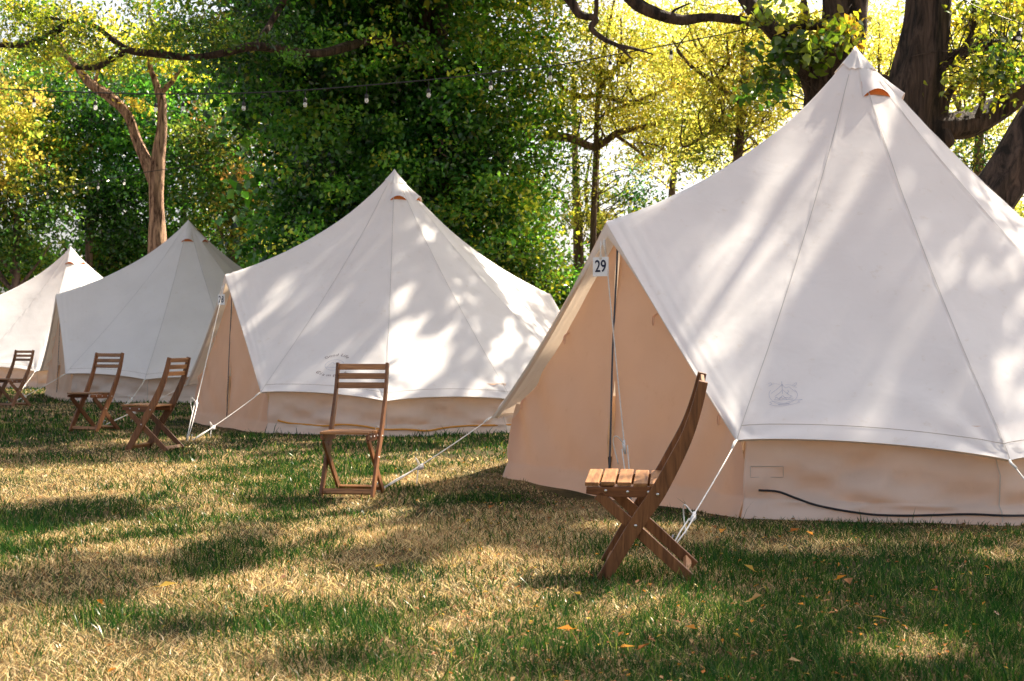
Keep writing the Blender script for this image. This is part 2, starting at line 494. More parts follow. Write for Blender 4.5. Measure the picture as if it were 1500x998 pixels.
# fallen leaves ---------------------------------------------------------------
def leaf_blob(n, size, rs):
    """n flat curled leaves: 6-vertex folded leaf, local coordinates"""
    L = size * rs.uniform(0.7, 1.3, n); Wd = L * rs.uniform(0.45, 0.7, n); c = L * rs.uniform(0.05, 0.35, n)
    V = np.zeros((n, 6, 3))
    V[:, 0] = 0
    V[:, 1, 0] = L * .4; V[:, 1, 1] = Wd * .5; V[:, 1, 2] = c
    V[:, 2, 0] = L * .45; V[:, 2, 2] = c * .2
    V[:, 3, 0] = L * .4; V[:, 3, 1] = -Wd * .5; V[:, 3, 2] = c
    V[:, 4, 0] = L; V[:, 4, 2] = c * .6
    V[:, 5, 0] = -L * .3; V[:, 5, 2] = c * .3
    return V


LEAF_F = [(0, 3, 2), (0, 2, 1), (2, 3, 4), (1, 2, 4)]
pal_fall = np.array([[0.55, 0.24, 0.04], [0.48, 0.32, 0.07], [0.34, 0.13, 0.04], [0.30, 0.15, 0.07], [0.36, 0.24, 0.11], [0.24, 0.12, 0.07], [0.20, 0.10, 0.06], [0.33, 0.19, 0.10]])
n = 3600
fy = 3.6 + 11 * rng.random(n) ** 1.3; fx = rng.uniform(-0.42, 0.42, n) * fy
k = ~inside_tent(fx, fy, 2.75) & (rng.random(n) < 0.15 + 0.85 * (fx > -0.3)); fx, fy = fx[k], fy[k]; n = len(fx)
V = leaf_blob(n, 0.024, rng)[:, :5]
a = rng.uniform(0, 2 * np.pi, n); ti = rng.uniform(-0.5, 0.5, n)
ca, sa = np.cos(a)[:, None], np.sin(a)[:, None]
X = V[..., 0] * np.cos(ti)[:, None]; Z = V[..., 2] + V[..., 0] * np.sin(ti)[:, None]
P = np.stack([fx[:, None] + X * ca - V[..., 1] * sa, fy[:, None] + X * sa + V[..., 1] * ca, (gz(fx, fy) + rng.uniform(0.004, 0.032, n))[:, None] + Z], -1)
fl = (np.arange(n)[:, None] * 5 + np.array(LEAF_F).ravel()[None]).ravel()
c = pal_fall[rng.integers(0, len(pal_fall), n)] * rng.uniform(0.7, 1.2, (n, 1))
tag(fast_mesh('leaf_litter', P.reshape(-1, 3), fl, np.full(4 * n, 3), M['fallen'], None, np.repeat(c, 5, 0)),
    'small dry leaves scattered through the lawn', 'leaves', kind='stuff')

spots = [(908, 968, 0), (682, 776, 1), (840, 942, 0), (1275, 921, 1), (1245, 867, 3), (1225, 860, 0), (1105, 850, 1), (1097, 898, 4), (1258, 983, 3),
         (1155, 990, 4), (1062, 792, 0), (1158, 792, 2), (150, 905, 0), (232, 878, 1), (700, 852, 4), (1372, 880, 2), (850, 888, 1), (1018, 942, 0),
         (660, 978, 1), (1450, 800, 3), (1190, 796, 0), (935, 972, 2), (722, 748, 2), (560, 838, 1)]
for i, (px, py, ci) in enumerate(spots):
    g = GP(px, py)
    mb = MB(); v = leaf_blob(1, 0.060, rng)[0]; v[5] *= 1.2
    mb.add(v, LEAF_F + [(0, 5, 2)])
    me_o = mb.build('fallen_leaf', M['fallen'], smooth=False)
    at = me_o.data.color_attributes.new('Col', 'FLOAT_COLOR', 'POINT')
    cc = pal_fall[ci] * rng.uniform(0.85, 1.15)
    at.data.foreach_set('color', np.tile([*cc, 1.0], 6).astype(np.float32))
    me_o.location = (g[0], g[1], float(gz(g[0], g[1])) + 0.045)
    me_o.rotation_euler = (rng.uniform(-.4, .4), rng.uniform(-.4, .4), rng.uniform(0, 6.28))
    tag(me_o, 'single dry autumn leaf lying on top of the lawn', 'leaf', 'fallen leaves on the lawn')


# ------------------------------------------------------------------ bell tent
CA = 31.7
SIDE = [31.7, 62.5, 91.5, 120.0, 148.3]
PEAK = np.array([0.05, 0, 3.22])
APEX_U, APEX_Z = 2.28, 1.83
EAVE_R = 2.75


def gpt(deg, r=EAVE_R, z=None):
    a = math.radians(deg)
    corner = min(abs(abs(deg) - CA), abs(abs(deg) - (180 - CA))) < 0.1
    if not corner: r = r + 0.09
    if z is None: z = 0.465 if corner else 0.385
    return np.array([r * math.cos(a), r * math.sin(a), z])


def edge_pts(nf=40, ns=36):
    """roof edge all the way round, list of (point, is_guy, s, kind)"""
    pts, kind, sloc = [], [], []
    def front(sign):                   # from corner -CA over the apex to +CA (sign +1) in the front, rear for -1
        A = np.array([APEX_U * sign, 0, APEX_Z if sign > 0 else 1.66])
        C1 = gpt(-CA) if sign > 0 else gpt(180 - CA); C2 = gpt(CA) if sign > 0 else gpt(180 + CA)
        out = []
        for (p, q) in ((C1, A), (A, C2)):
            for s in np.linspace(0, 1, nf, endpoint=False):
                b = 4 * s * (1 - s)
                e = p + (q - p) * s
                e = e + np.array([-0.02 * sign * b, 0, -0.045 * b])
                out.append((e, s))
        return out
    def side(sign):
        degs = SIDE if sign > 0 else [-d for d in SIDE[::-1]]
        out = []
        for d0, d1 in zip(degs[:-1], degs[1:]):
            p, q = gpt(d0), gpt(d1)
            for s in np.linspace(0, 1, ns, endpoint=False):
                b = 4 * s * (1 - s)
                e = p + (q - p) * s
                rr = e.copy(); rr[2] = 0; rr /= np.linalg.norm(rr)
                out.append((e - rr * 0.03 * b + np.array([0, 0, 0.040 * b ** 0.8]), s))
        return out
    seq = []
    for nm, lst in (('f', front(1)), ('s', side(1)), ('r', front(-1)), ('S', side(-1))):
        for e, s in lst:
            seq.append((e, nm, s))
    return seq


SEQ = edge_pts()
EDGE = np.array([e for e, _, _ in SEQ])
NE = len(EDGE)
NT = 90


def roof_grid():
    tt = np.linspace(0.012, 1, NT) ** 1.0
    E = EDGE[:, None, :]
    P = PEAK + (E - PEAK) * tt[None, :, None]
    # hanging sag of the canvas: deeper over the door ridges
    ridge = np.exp(-(np.abs(EDGE[:, 1]) / 0.9) ** 2)
    sag = 0.135 + 0.075 * ridge
    prof = 4 * tt * (1 - tt) * (1.25 - 0.5 * tt)
    P[..., 2] -= sag[:, None] * prof[None, :]
    # fan wrinkles around each guy point, pulled folds along the door edges, broad slackness
    rad = np.linalg.norm(EDGE - PEAK, axis=1)[:, None] * np.ones((1, NT))
    guys = [gpt(d) for d in SIDE] + [gpt(-d) for d in SIDE]
    disp = np.zeros(P.shape[:2])
    for gi, g in enumerate(guys):
        D = P - g; rho = np.linalg.norm(D, axis=2)
        ax = (PEAK - g); ax /= np.linalg.norm(ax)
        lat = np.cross(ax, [0, 0, 1]); lat /= np.linalg.norm(lat)
        psi = np.arctan2(D @ lat, D @ ax)
        disp += 0.019 * np.exp(-rho / 0.42) * np.sin(psi * 11 + gi * 1.7) * np.clip(rho / 0.10, 0, 1)
        disp += 0.006 * np.exp(-rho / 0.9) * np.sin(psi * 6 + gi * 0.7 + 1) * np.clip(rho / 0.2, 0, 1)
    kinds = np.array([k for _, k, _ in SEQ]); ss = np.array([s for _, _, s in SEQ])
    fr = ((kinds == 'f') | (kinds == 'r')).astype(float)
    dist = (1 - tt)[None, :] * rad
    disp += fr[:, None] * 0.011 * np.exp(-dist / 0.16) * np.sin(dist * 62 + 5 * ss[:, None]) * np.clip(dist / 0.03, 0, 1)
    xx, yy = P[..., 0], P[..., 1]
    ang = np.arctan2(yy, xx)
    disp += 0.020 * (fbm(xx * 1.6 + 40, yy * 1.6 + 9, 77, 3) - 0.5) * np.clip(dist / 0.3, 0, 1)
    disp += 0.005 * np.sin(ang * 22 + 3 * np.sin(rad * 0 + dist * 1.3)) * np.exp(-(tt[None, :] / 0.16)) * np.clip(tt[None, :] / 0.03, 0, 1)
    # little puckers pulled along every seam
    for i in [i for i, q in enumerate(SEQ) if q[2] == 0 and not (q[1] in 'fr' and abs(EDGE[i][1]) < 0.05)]:
        for o_, wgt in ((-2, .35), (-1, .8), (0, 0.0), (1, .8), (2, .35)):
            disp[(i + o_) % NE] += wgt * 0.0045 * np.sin(tt * 75 + i + 2.5 * np.sin(tt * 13 + o_)) * np.clip(tt / 0.2, 0, 1)
    nrm = P - np.array([0, 0, 0.9]); nrm[..., 2] = np.maximum(nrm[..., 2], 0.3); nrm /= np.linalg.norm(nrm, axis=2)[..., None]
    P = P + nrm * disp[..., None]
    return P, tt, nrm


RG, RT, RN = roof_grid()


def build_tent_parts():
    """mesh parts of one tent in local coordinates (u towards the door, v, z); returned as (name, MB, mats, kwargs, children)"""
    parts = []
    # roof + seams in its mesh
    mb = MB(); mb.grid(RG, 0, closed=True)
    seam_idx = [i for i, (e, k, s) in enumerate(SEQ) if s == 0]
    # drop door corners' duplicates: every s == 0 index is a guy line or a ridge start
    for i in seam_idx:
        if SEQ[i][1] in 'fr' and abs(EDGE[i][1]) < 0.05:
            continue
        P = RG[i, 5:] + RN[i, 5:] * 0.004
        a = np.cross(np.gradient(P, axis=0), RN[i, 5:]); a /= np.linalg.norm(a, axis=1)[:, None]
        mb.grid(np.stack([P - a * 0.0028, P + a * 0.0028], 1), 1)
    # hem stitch line above the eave (sides only)
    for nm in 'sS':
        idx = [i for i, q in enumerate(SEQ) if q[1] == nm]
        row = RG[idx, NT - 4] + RN[idx, NT - 4] * 0.003
        row2 = row + np.array([0, 0, 0.004])
        mb.grid(np.stack([row, row2], 1), 2)
    # turned hem under the roof edge
    hem = np.stack([EDGE + RN[:, -1] * 0.0, EDGE * np.array([0.985, 0.985, 1]) - np.array([0, 0, 0.012])], 1)
    mb.grid(hem, 0, closed=True)
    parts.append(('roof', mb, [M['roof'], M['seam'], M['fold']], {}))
    # peak cap
    P = RG[::2, :5].copy() + RN[::2, :5] * 0.010
    P[:, -1] += RN[::2, 4] * 0.004
    cap = MB(); cap.grid(P, 0, closed=True)
    nn = P.shape[0]; top = PEAK + np.array([0, 0, 0.015])
    cap.add(np.concatenate([P[:, 0], [top]]), [(j, (j + 1) % nn, nn) for j in range(nn)])
    parts.append(('peak_cap', cap, [M['roof']], {}))
    # vents: scoop-shaped hoods below the cap, gauze inside
    for deg in (73, 133, 250, 290):
        a = math.radians(deg)
        i = int(np.argmin(np.abs((np.arctan2(EDGE[:, 1], EDGE[:, 0]) - a + np.pi) % (2 * np.pi) - np.pi)))
        cl = RG[i]; nr = RN[i]
        j0, j1 = 3, 10
        ts = np.linspace(0, 1, 12); us = np.linspace(-1, 1, 15)
        H = np.zeros((12, 15, 3)); Fl = np.zeros((12, 15, 3))
        for ii, s in enumerate(ts):
            jf = j0 + (j1 - j0) * s; j = int(jf); fr = jf - j
            c = cl[j] * (1 - fr) + cl[min(j + 1, NT - 1)] * fr
            nv = nr[j]; down = cl[j1] - cl[j0]; down /= np.linalg.norm(down)
            lat = np.cross(nv, down); lat /= np.linalg.norm(lat)
            hw = 0.035 + 0.075 * s; hh = 0.004 + 0.060 * s ** 1.4
            for jj, u in enumerate(us):
                b = math.cos(u * math.pi / 2)
                # the roof curves away: follow its cone
                curve = -0.5 * (u * hw) ** 2 / max(0.12, np.hypot(c[0], c[1])) * 0.8
                H[ii, jj] = c + lat * u * hw + nv * (hh * b ** 0.8 + 0.005 + curve) + down * (0.02 * b * s)
                Fl[ii, jj] = c + lat * u * hw * 0.96 + nv * (0.010 + curve)
        parts.append(('vent', MB().grid(H), [M['roof']], {'sub': ('vent_mesh', MB().grid(Fl[6:]), [M['ventmesh']])}))
    # side walls
    for sg in (1, -1):
        pl = [np.array([2.17, 1.28 * sg]), np.array([2.24, 1.385 * sg])] + [np.array([2.70 * math.cos(math.radians(d)), 2.70 * math.sin(math.radians(d)) * sg]) for d in SIDE[1:-1]] + [np.array([-2.24, 1.385 * sg]), np.array([-2.17, 1.28 * sg])]
        pts = []
        for p, q in zip(pl[:-1], pl[1:]):
            for s in np.linspace(0, 1, 60, endpoint=False):
                pts.append(p + (q - p) * s)
        pts.append(pl[-1]); pts = np.array(pts)
        out = pts / np.linalg.norm(pts, axis=1)[:, None]
        L = np.concatenate([[0], np.cumsum(np.linalg.norm(np.diff(pts, axis=0), axis=1))])
        zs = np.array([-0.04, 0.0, 0.03, 0.06, 0.09, 0.105, 0.115, 0.125, 0.15, 0.19, 0.24, 0.29, 0.34, 0.39, 0.44, 0.50, 0.56])
        P = np.zeros((len(pts), len(zs), 3))
        for j, z in enumerate(zs):
            f1 = L * 5.2 - z * 9.0
            d = 0.085 * (fbm(f1 * 0.75, L * 0.4 + z * 2.5, 5 + sg, 3) - 0.5) * 2 * math.sin(min(1, max(0, z) / 0.5) * math.pi) ** 0.6
            d = d + 0.026 * np.sin(L * 9 + z * 26 + 2 * np.sin(L * 2.1)) * (0.3 + fbm(L * 0.9, L * 0 + z, 8, 2)) * (0.2 < z < 0.6 or z > 0.1)
            d = d * np.clip(np.minimum(L, L[-1] - L) / 0.45, 0.08, 1)
            fl = 0.035 * max(0, (0.11 - z) / 0.11) ** 0.8 + (0.010 if z < 0.112 else 0)     # turned-out valance at the foot
            inw = -0.06 * max(0, (z - 0.2) / 0.36)
            d = d + fl + inw + (0.016 * (fbm(L * 2.2, L * 0 + 3, 61, 3) - 0.5) if z < 0.11 else 0)
            P[:, j, :2] = pts + out * np.asarray(d)[:, None]; P[:, j, 2] = z
        mb = MB(); mb.grid(P, 0)
        # wall seams at the guy points, valance stitch
        for q in range(2, 5):
            i = q * 60
            S = P[i, 2:] + np.append(out[i], 0) * 0.004
            lat = np.array([-out[i][1], out[i][0], 0]) * 0.004
            mb.grid(np.stack([S - lat, S + lat], 1), 1)
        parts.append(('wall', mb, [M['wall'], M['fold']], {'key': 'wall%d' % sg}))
    # stitched patch on the near wall by the door corner
    # doors, front (+1) and rear (-1)
    for fr in (1, -1):
        az = (APEX_Z if fr > 0 else 1.66) - 0.075
        for sg in (1, -1):
            av = np.linspace(0.004, 1, 46); bv = np.linspace(0, 1, 44)
            P = np.zeros((46, 44, 3))
            for i, a in enumerate(av):
                v = a * 1.385
                zt = az + (0.44 - az) * (v / 1.40) - 0.05 * 4 * a * (1 - a)
                for j, b in enumerate(bv):
                    z = -0.04 + (zt + 0.04) * b
                    vv = v - 0.02 * a * min(1, max(0, z) / 0.45)
                    fold = 0.024 * math.sin((v * 0.8 - z * 0.55) * 15 + 1.3 * sg + 1.2 * math.sin(v * 5)) * math.exp(-((z - 0.25 - 0.3 * a) / 0.45) ** 2) * (0.3 + 0.7 * a)
                    fold += 0.050 * (float(fbm(v * 2.3 + 9 * sg + z * .8, z * 1.3 + 4, 12, 3)) - 0.5) * min(1, z / 0.2 if z > 0 else 0)
                    fold += 0.010 * math.exp(-v / 0.05) + 0.012 * math.sin(z * 6 + sg) * math.exp(-v / 0.3)
                    foot = 0.035 * max(0, (0.115 - z) / 0.115) + (0.009 if z < 0.118 else 0)
                    u = 2.24 + fold + foot - 0.08 * (z / 1.8)
                    P[i, j] = (u * fr, vv * sg, z)
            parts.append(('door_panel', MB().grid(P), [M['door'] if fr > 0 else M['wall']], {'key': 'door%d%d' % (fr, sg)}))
        zp = np.linspace(0.02, az - 0.05, 24)
        zipm = MB(); bandw = 0.011
        u = 2.24 - 0.08 * (zp / 1.8) + 0.024
        wob = 0.006 * np.sin(zp * 5)
        Z = np.stack([np.stack([u * fr, wob - bandw, zp], 1), np.stack([(u + 0.008) * fr, wob, zp], 1), np.stack([u * fr, wob + bandw, zp], 1)], 1)
        zipm.grid(Z)
        parts.append(('zipper', zipm, [M['zip']], {}))
        # facing strip under the roof edge over the door
        idx = [i for i, q in enumerate(SEQ) if q[1] == ('f' if fr > 0 else 'r')] + [[i for i, q in enumerate(SEQ) if q[1] == ('s' if fr > 0 else 'S')][0]]
        E = EDGE[idx]; hgt = (E[:, 2] - 0.42) / 1.44
        wdt = 0.016 + 0.085 * np.clip((hgt - 0.62) / 0.38, 0, 1) ** 1.5
        low = E.copy(); low[:, 0] -= fr * 0.012; low[:, 2] -= wdt * 1.0; low[:, 1] *= (1 - 0.3 * wdt)
        mid = (E + low) / 2; mid[:, 0] += fr * 0.006
        parts.append(('door_trim', MB().grid(np.stack([E * np.array([0.998, 1, 1]), mid, low], 1)), [M['roof'] if fr > 0 else M['wall']], {}))
        if fr > 0:
            for (v, z) in ((0.44, 1.22), (0.92, 0.82), (1.14, 0.62), (-0.62, 1.1), (-1.18, 0.62)):
                lp = [(2.225 - 0.08 * z / 1.8 + q, v + w_, z + h_) for q, w_, h_ in ((0, 0, 0), (0.05, 0.012, -0.03), (0.06, 0.02, -0.075), (0.06, 0.035, -0.078), (0.05, 0.03, -0.03), (0, 0.012, 0.002))]
                parts.append(('toggle_loop', MB().tube(catmull(np.array(lp), 5), 0.0035, 5), [M['door']], {}))
    return parts


PARTS = build_tent_parts()
MESH_CACHE = {}


def to_world(c, deg):
    a = math.radians(deg)
    R = np.array([[math.cos(a), -math.sin(a), 0], [math.sin(a), math.cos(a), 0], [0, 0, 1]])
    return lambda p: np.asarray(p, float) @ R.T + np.array([c[0], c[1], 0])


def add_tent(c, deg, label, rear=True):
    root = empty('bell_tent', (c[0], c[1], 0.0), math.radians(deg), label=label, cat='tent', group='bell tents pitched in a row')
    reg = {}
    for k, (nm, mb, mats, kw) in enumerate(PARTS):
        if k not in MESH_CACHE:
            o = mb.build(nm, mats, root)
            MESH_CACHE[k] = o
            if 'sub' in kw:
                s = kw['sub']; so_ = s[1].build(s[0], s[2], o); MESH_CACHE[(k, 's')] = so_
        else:
            o = MESH_CACHE[k].copy(); link(o, root)
            if 'sub' in kw:
                s = MESH_CACHE[(k, 's')].copy(); link(s, o)
        reg.setdefault(nm, []).append(o)
    return root, reg


LAB = ['largest cream bell tent nearest the camera, peach closed door under the number 29 plate',
       'cream bell tent with dappled sun on its roof, door under the number 28 plate',
       'grey shaded cream bell tent between the number 28 tent and the sunlit farthest tent',
       'bright sunlit white bell tent at the far end of the row']
ROOTS = []
for (c, deg), lb in zip(TENTS, LAB):
    ROOTS.append(add_tent(c, deg, lb))


def local(i, p):
    """world point -> local of tent i"""
    (c, deg) = TENTS[i]; a = math.radians(deg)
    p = np.asarray(p, float); x, y = p[..., 0] - c[0], p[..., 1] - c[1]
    return np.stack([x * math.cos(a) + y * math.sin(a), -x * math.sin(a) + y * math.cos(a), p[..., 2]], -1)


def bvh(i, keyname):
    """BVH of all parts of tent i with that name (world space)"""
    T = to_world(*TENTS[i]); V = []; Fc = []; n0 = 0
    for nm, mb, mats, kw in PARTS:
        if nm != keyname: continue
        v = T(np.concatenate(mb.v)); V += v.tolist()
        Fc += [[q + n0 for q in f] for f in mb.f]; n0 += len(v)
    return BVHTree.FromPolygons(V, Fc)


def hit(tree, px, py):
    o = Vector((0, 0, HC)); d = (Vector(W(px, py, 10.0)) - o).normalized()
    r = tree.ray_cast(o, d)
    return (np.array(r[0]), np.array(r[1])) if r[0] is not None else (None, None)


ROOTS[2][0].scale = (1.07, 1.07, 1.02)      # this one is pitched a little slacker and wider


# guy ropes, pegs -------------------------------------------------------------
def slider_mb(p, d, s=0.045):
    """little white plastic rope runner, a folded triangle"""
    d = np.asarray(d, float); d /= np.linalg.norm(d)
    up = np.array([0, 0, 1.0]); lat = np.cross(d, up); lat /= np.linalg.norm(lat); up = np.cross(lat, d)
    p = np.asarray(p, float)
    v = []
    for o in (-0.006, 0.006):
        v += [p + d * s + lat * o, p - d * s + up * s * 0.15 + lat * o, p - d * s * .8 - up * s * 0.75 + lat * o, p + d * s * .3 - up * s * .5 + lat * o]
    return MB().add(v, [(0, 1, 2, 3), (7, 6, 5, 4), (0, 4, 5, 1), (1, 5, 6, 2), (2, 6, 7, 3), (3, 7, 4, 0)])


def rope(ti, start, peg, frac=0.62, tail=True, r=0.0042, sag=0.015):
    """start, peg in world coordinates; becomes a child of tent ti"""
    root = ROOTS[ti][0]
    a = local(ti, np.asarray(start)); b = local(ti, np.asarray(peg))
    ts = np.linspace(0, 1, 14)
    line = a + (b - a) * ts[:, None]; line[:, 2] -= sag * 4 * ts * (1 - ts)
    d = (b - a) / np.linalg.norm(b - a)
    lat = np.cross(d, [0, 0, 1]); lat /= np.linalg.norm(lat)
    m = MB()
    ps = a + (b - a) * frac; ps[2] -= sag * 4 * frac * (1 - frac)
    m.tube(np.concatenate([line[ts < frac], [ps]]), r, 6)
    e0 = a + d * 0.10
    m.tube(np.array([a, a + d * 0.03 + lat * .008, e0]), r * 1.8, 6)      # knot by the eyelet
    for s in (-1, 1):                                                       # double line from the runner to the peg
        m.tube(np.array([ps + lat * s * 0.018 + np.array([0, 0, -0.012 * s]), (ps + b) / 2 + lat * s * 0.013, b + lat * s * 0.004]), r, 6)
    if tail:
        gz0 = -0.0
        q = ps - d * 0.02
        tl = [q, q + lat * 0.05 + np.array([0, 0, 0.05]), q + lat * 0.07 - d * 0.05 + np.array([0, 0, -0.03]), q + lat * 0.04 + np.array([0, 0, -0.13])]
        tl = np.array(tl); tl[:, 2] = np.maximum(tl[:, 2], 0.012)
        m.tube(catmull(tl, 6), r * 0.9, 5)
    o = m.build('guy_rope', M['rope'], root)
    slider_mb(ps, d).build('runner', M['plastic'], o)
    pm = MB(); pd = np.array([d[0], d[1], 0]); pd /= np.linalg.norm(pd)
    pm.tube(np.array([b - pd * 0.02 + [0, 0, 0.05], b + [0, 0, 0.06], b + pd * 0.012 + [0, 0, 0.045], b + pd * 0.0, b - pd * 0.02 + [0, 0, -0.08]]), 0.0045, 6)
    pm.build('peg', M['peg'], root)


for ti in range(4):
    T = to_world(*TENTS[ti])
    pegs = {0: [(-CA, (3.47, -1.04, 0.0)), (CA, (3.28, 2.10, 0.0))], 1: [(-CA, (3.45, -1.1, 0)), (CA, (3.3, 2.05, 0.0))],
            2: [(-CA, (3.45, -1.1, 0)), (CA, (3.3, 2.2, 0.0))], 3: [(-CA, (3.4, -1.3, 0)), (CA, (3.3, 2.2, 0.0))]}[ti]
    for dg, pg in pegs:
        rope(ti, T(gpt(dg)), T(pg), 0.66 if dg < 0 else 0.72)
    for dg in SIDE[1:-1]:
        g = gpt(dg); pg = np.array([g[0] * 1.36, g[1] * 1.36, 0.0])
        rope(ti, T(g), T(pg), 0.7, tail=(dg < 80))
    # rope from the door apex, tied off in front of the door
    a0 = T(np.array([APEX_U + 0.01, 0.0, APEX_Z - 0.12])); b0 = GP(924, 742) if ti == 0 else GP(274, 646)
    if ti < 2:
        rope(ti, a0, b0, 0.78, True, 0.0042, 0.02)


# number plates ---------------------------------------------------------------
def text_mesh(body, size, extrude=0.0):
    cu = bpy.data.curves.new('lettering', 'FONT'); cu.body = body; cu.size = size; cu.extrude = extrude
    cu.align_x = 'CENTER'; cu.align_y = 'CENTER'
    ob = bpy.data.objects.new('lettering_tmp', cu); COL.objects.link(ob)
    bpy.context.view_layer.update()
    dg = bpy.context.evaluated_depsgraph_get()
    me = ob.evaluated_get(dg).to_mesh()
    V = np.array([v.co[:] for v in me.vertices]) if len(me.vertices) else np.zeros((0, 3))
    Fc = [list(p.vertices) for p in me.polygons]
    ob.evaluated_get(dg).to_mesh_clear()
    bpy.data.objects.remove(ob); bpy.data.curves.remove(cu)
    return V, Fc


def number_sign(ti, num, label, size=0.122, drop=0.30):
    T = to_world(*TENTS[ti])
    p = T(np.array([APEX_U + 0.05, 0.015, APEX_Z - drop]))
    yaw = math.radians(TENTS[ti][1] + 90) + 0.42            # turned a little on its rope towards the lawn
    o = empty('number_sign', tuple(p), yaw, label=label, cat='sign', group='tent number plates')
    # local: x across, -y... plate faces +(-y)
    MB().box((0, 0, 0), (size, 0.005, size * 1.05)).build('plate', M['plate'], o, smooth=False, bevel=0.0012)
    V, Fc = text_mesh(num, size * 0.92)
    V = V.copy(); V[:, 0] *= 0.80
    e = 1.35
    P = np.stack([V[:, 0], np.full(len(V), -0.0042), V[:, 1] * 1.0], 1)
    # bolder strokes: three slightly offset copies
    mb = MB()
    for q, (ox, oz) in enumerate(((0, 0), (0.0016, 0), (-0.0016, 0), (0, 0.0014), (0, -0.0014))):
        mb.add(P + np.array([ox, -0.00015 * q, oz]), Fc)
    mb.build('lettering', M['ink'], o, smooth=False)
    cm = MB(); cm.tube(np.array([(0, -0.004, size * 0.40), (0.002, -0.006, size * .52), (0, 0.0, drop - 0.13)]), 0.0042, 6)
    cm.tube(np.array([(0.006, -0.005, size * 0.44), (0.009, -0.002, size * .56), (0.0, 0.0, size * .75), (-0.007, -0.003, size * .55), (-0.004, -0.005, size * 0.44)]), 0.003, 6)
    cm.build('hanging_cord', M['rope'], o)
    return o


number_sign(0, '29', 'white square plate with black number 29 hanging at the peach tent door')
number_sign(1, '28', 'white square plate with black number 28 hanging at a tent door')


# printed emblems on the roofs -------------------------------------------------
def emblem(ti, px, py, scale, shapes, mat, name='emblem'):
    """shapes: list of 2-D (V, F) in metres, x to the right and y up the slope, laid onto the roof canvas"""
    tree = bvh(ti, 'roof')
    c, nrm = hit(tree, px, py)
    if nrm[1] > 0: nrm = -nrm
    up = np.array([0, 0, 1.0]) - nrm * nrm[2]; up /= np.linalg.norm(up)
    rt = np.cross(up, nrm); rt /= np.linalg.norm(rt)
    mb = MB()
    for V, Fc in shapes:
        V = np.asarray(V, float) * scale
        out = []
        for x, y in V[:, :2]:
            p = c + rt * x + up * y + nrm * 0.2
            r = tree.ray_cast(Vector(p), Vector(-nrm))
            q = np.array(r[0]) if r[0] is not None else p - nrm * 0.2
            out.append(local(ti, q + nrm * 0.003))
        mb.add(out, Fc)
    o = mb.build(name, mat, ROOTS[ti][0], smooth=False)
    return o


def stroke(pts, w=0.012, n=6, smooth=True):
    p = catmull(np.array(pts, float), n) if smooth and len(pts) > 2 else np.array(pts, float)
    if not smooth or len(pts) == 2:
        q = [p[0]]
        for a, b in zip(p[:-1], p[1:]):
            for t in np.linspace(0, 1, 6)[1:]:
                q.append(a + (b - a) * t)
        p = np.array(q)
    T = np.gradient(p, axis=0); T /= np.linalg.norm(T, axis=1)[:, None] + 1e-9
    nn = np.stack([-T[:, 1], T[:, 0]], 1)
    V = np.concatenate([p - nn * w / 2, p + nn * w / 2]); k = len(p)
    return V, [(i, i + 1, k + i + 1, k + i) for i in range(k - 1)]


def arc(cx, cy_, rx, ry, a0, a1, n=14):
    a = np.radians(np.linspace(a0, a1, n)); return np.stack([cx + rx * np.cos(a), cy_ + ry * np.sin(a)], 1)


def arc_text(body, size, R, mid_deg, flip, adv=1.0, squash=1.0):
    """letters set along an arc of radius R round (0,0)"""
    out = []; n = len(body)
    wd = {'l': .42, 'i': .40, 'f': .46, ' ': .42, 'L': .75, 'G': 1.0, 'm': 1.15}
    ws = [wd.get(ch, .78) * size * 0.62 * adv for ch in body]; tot = sum(ws); x = -tot / 2
    for ch, w_ in zip(body, ws):
        xc = x + w_ / 2; x += w_
        if ch == ' ': continue
        V, Fc = text_mesh(ch, size)
        if not len(V): continue
        if not flip:
            th = math.radians(mid_deg) - xc / R; rot = th - math.pi / 2
        else:
            th = math.radians(mid_deg) + xc / R; rot = th + math.pi / 2
        c, s = math.cos(rot), math.sin(rot)
        X = V[:, 0] * c - V[:, 1] * s + R * math.cos(th); Y = V[:, 0] * s + V[:, 1] * c + R * math.sin(th)
        out.append((np.stack([X, Y * squash], 1), Fc))
    return out


E29 = [stroke(arc(0, -.05, .5, .45, 150, 395, 30)), stroke([(-.42, .02), (-.2, .24), (-.02, .46)], .014, 6, False), stroke([(-.02, .46), (.1, .3), (.22, .36), (.48, .05)], .014, 6, False),
       stroke([(-.30, -.12), (-.12, .06), (.0, .22), (.14, .02), (.32, -.14)], .014, 6, False), stroke([(-.02, .62), (-.02, .42), (-.02, .02)], .016, 6, False),
       stroke([(-.09, .36), (-.02, .5), (.05, .36)], .012, 6, False), stroke([(-.34, -.28), (.34, -.28)], .02), stroke([(-.30, -.22), (-.24, -.14), (-.18, -.22), (-.10, -.16), (0, -.22), (.1, -.16), (.2, -.22), (.28, -.15)], .018, 6, False),
       stroke([(-.16, -.27), (-.02, -.06), (.12, -.27)], .016, 6, False), stroke([(.17, .2), (.2, .1), (.14, .06), (.2, -.02)], .014),
       stroke([(-.5, -.4), (-.3, -.36), (0, -.46), (.3, -.36), (.66, -.34)], .014), stroke([(-.5, -.5), (-.3, -.56), (0, -.6), (.28, -.56), (.56, -.48)], .014),
       stroke([(-.5, -.4), (-.42, -.45), (-.5, -.5)], .012), stroke([(.66, -.34), (.5, -.41), (.56, -.48)], .012), stroke([(-.2, -.5), (.2, -.52)], .03),
       stroke([(-.5, .5), (-.42, .55), (-.38, .48), (-.48, .42)], .014), stroke([(-.5, .36), (-.3, .5), (-.1, .46)], .010), stroke([(.4, .5), (.5, .55), (.46, .42), (.36, .46)], .014), stroke([(.1, .46), (.3, .44), (.5, .3)], .010)]
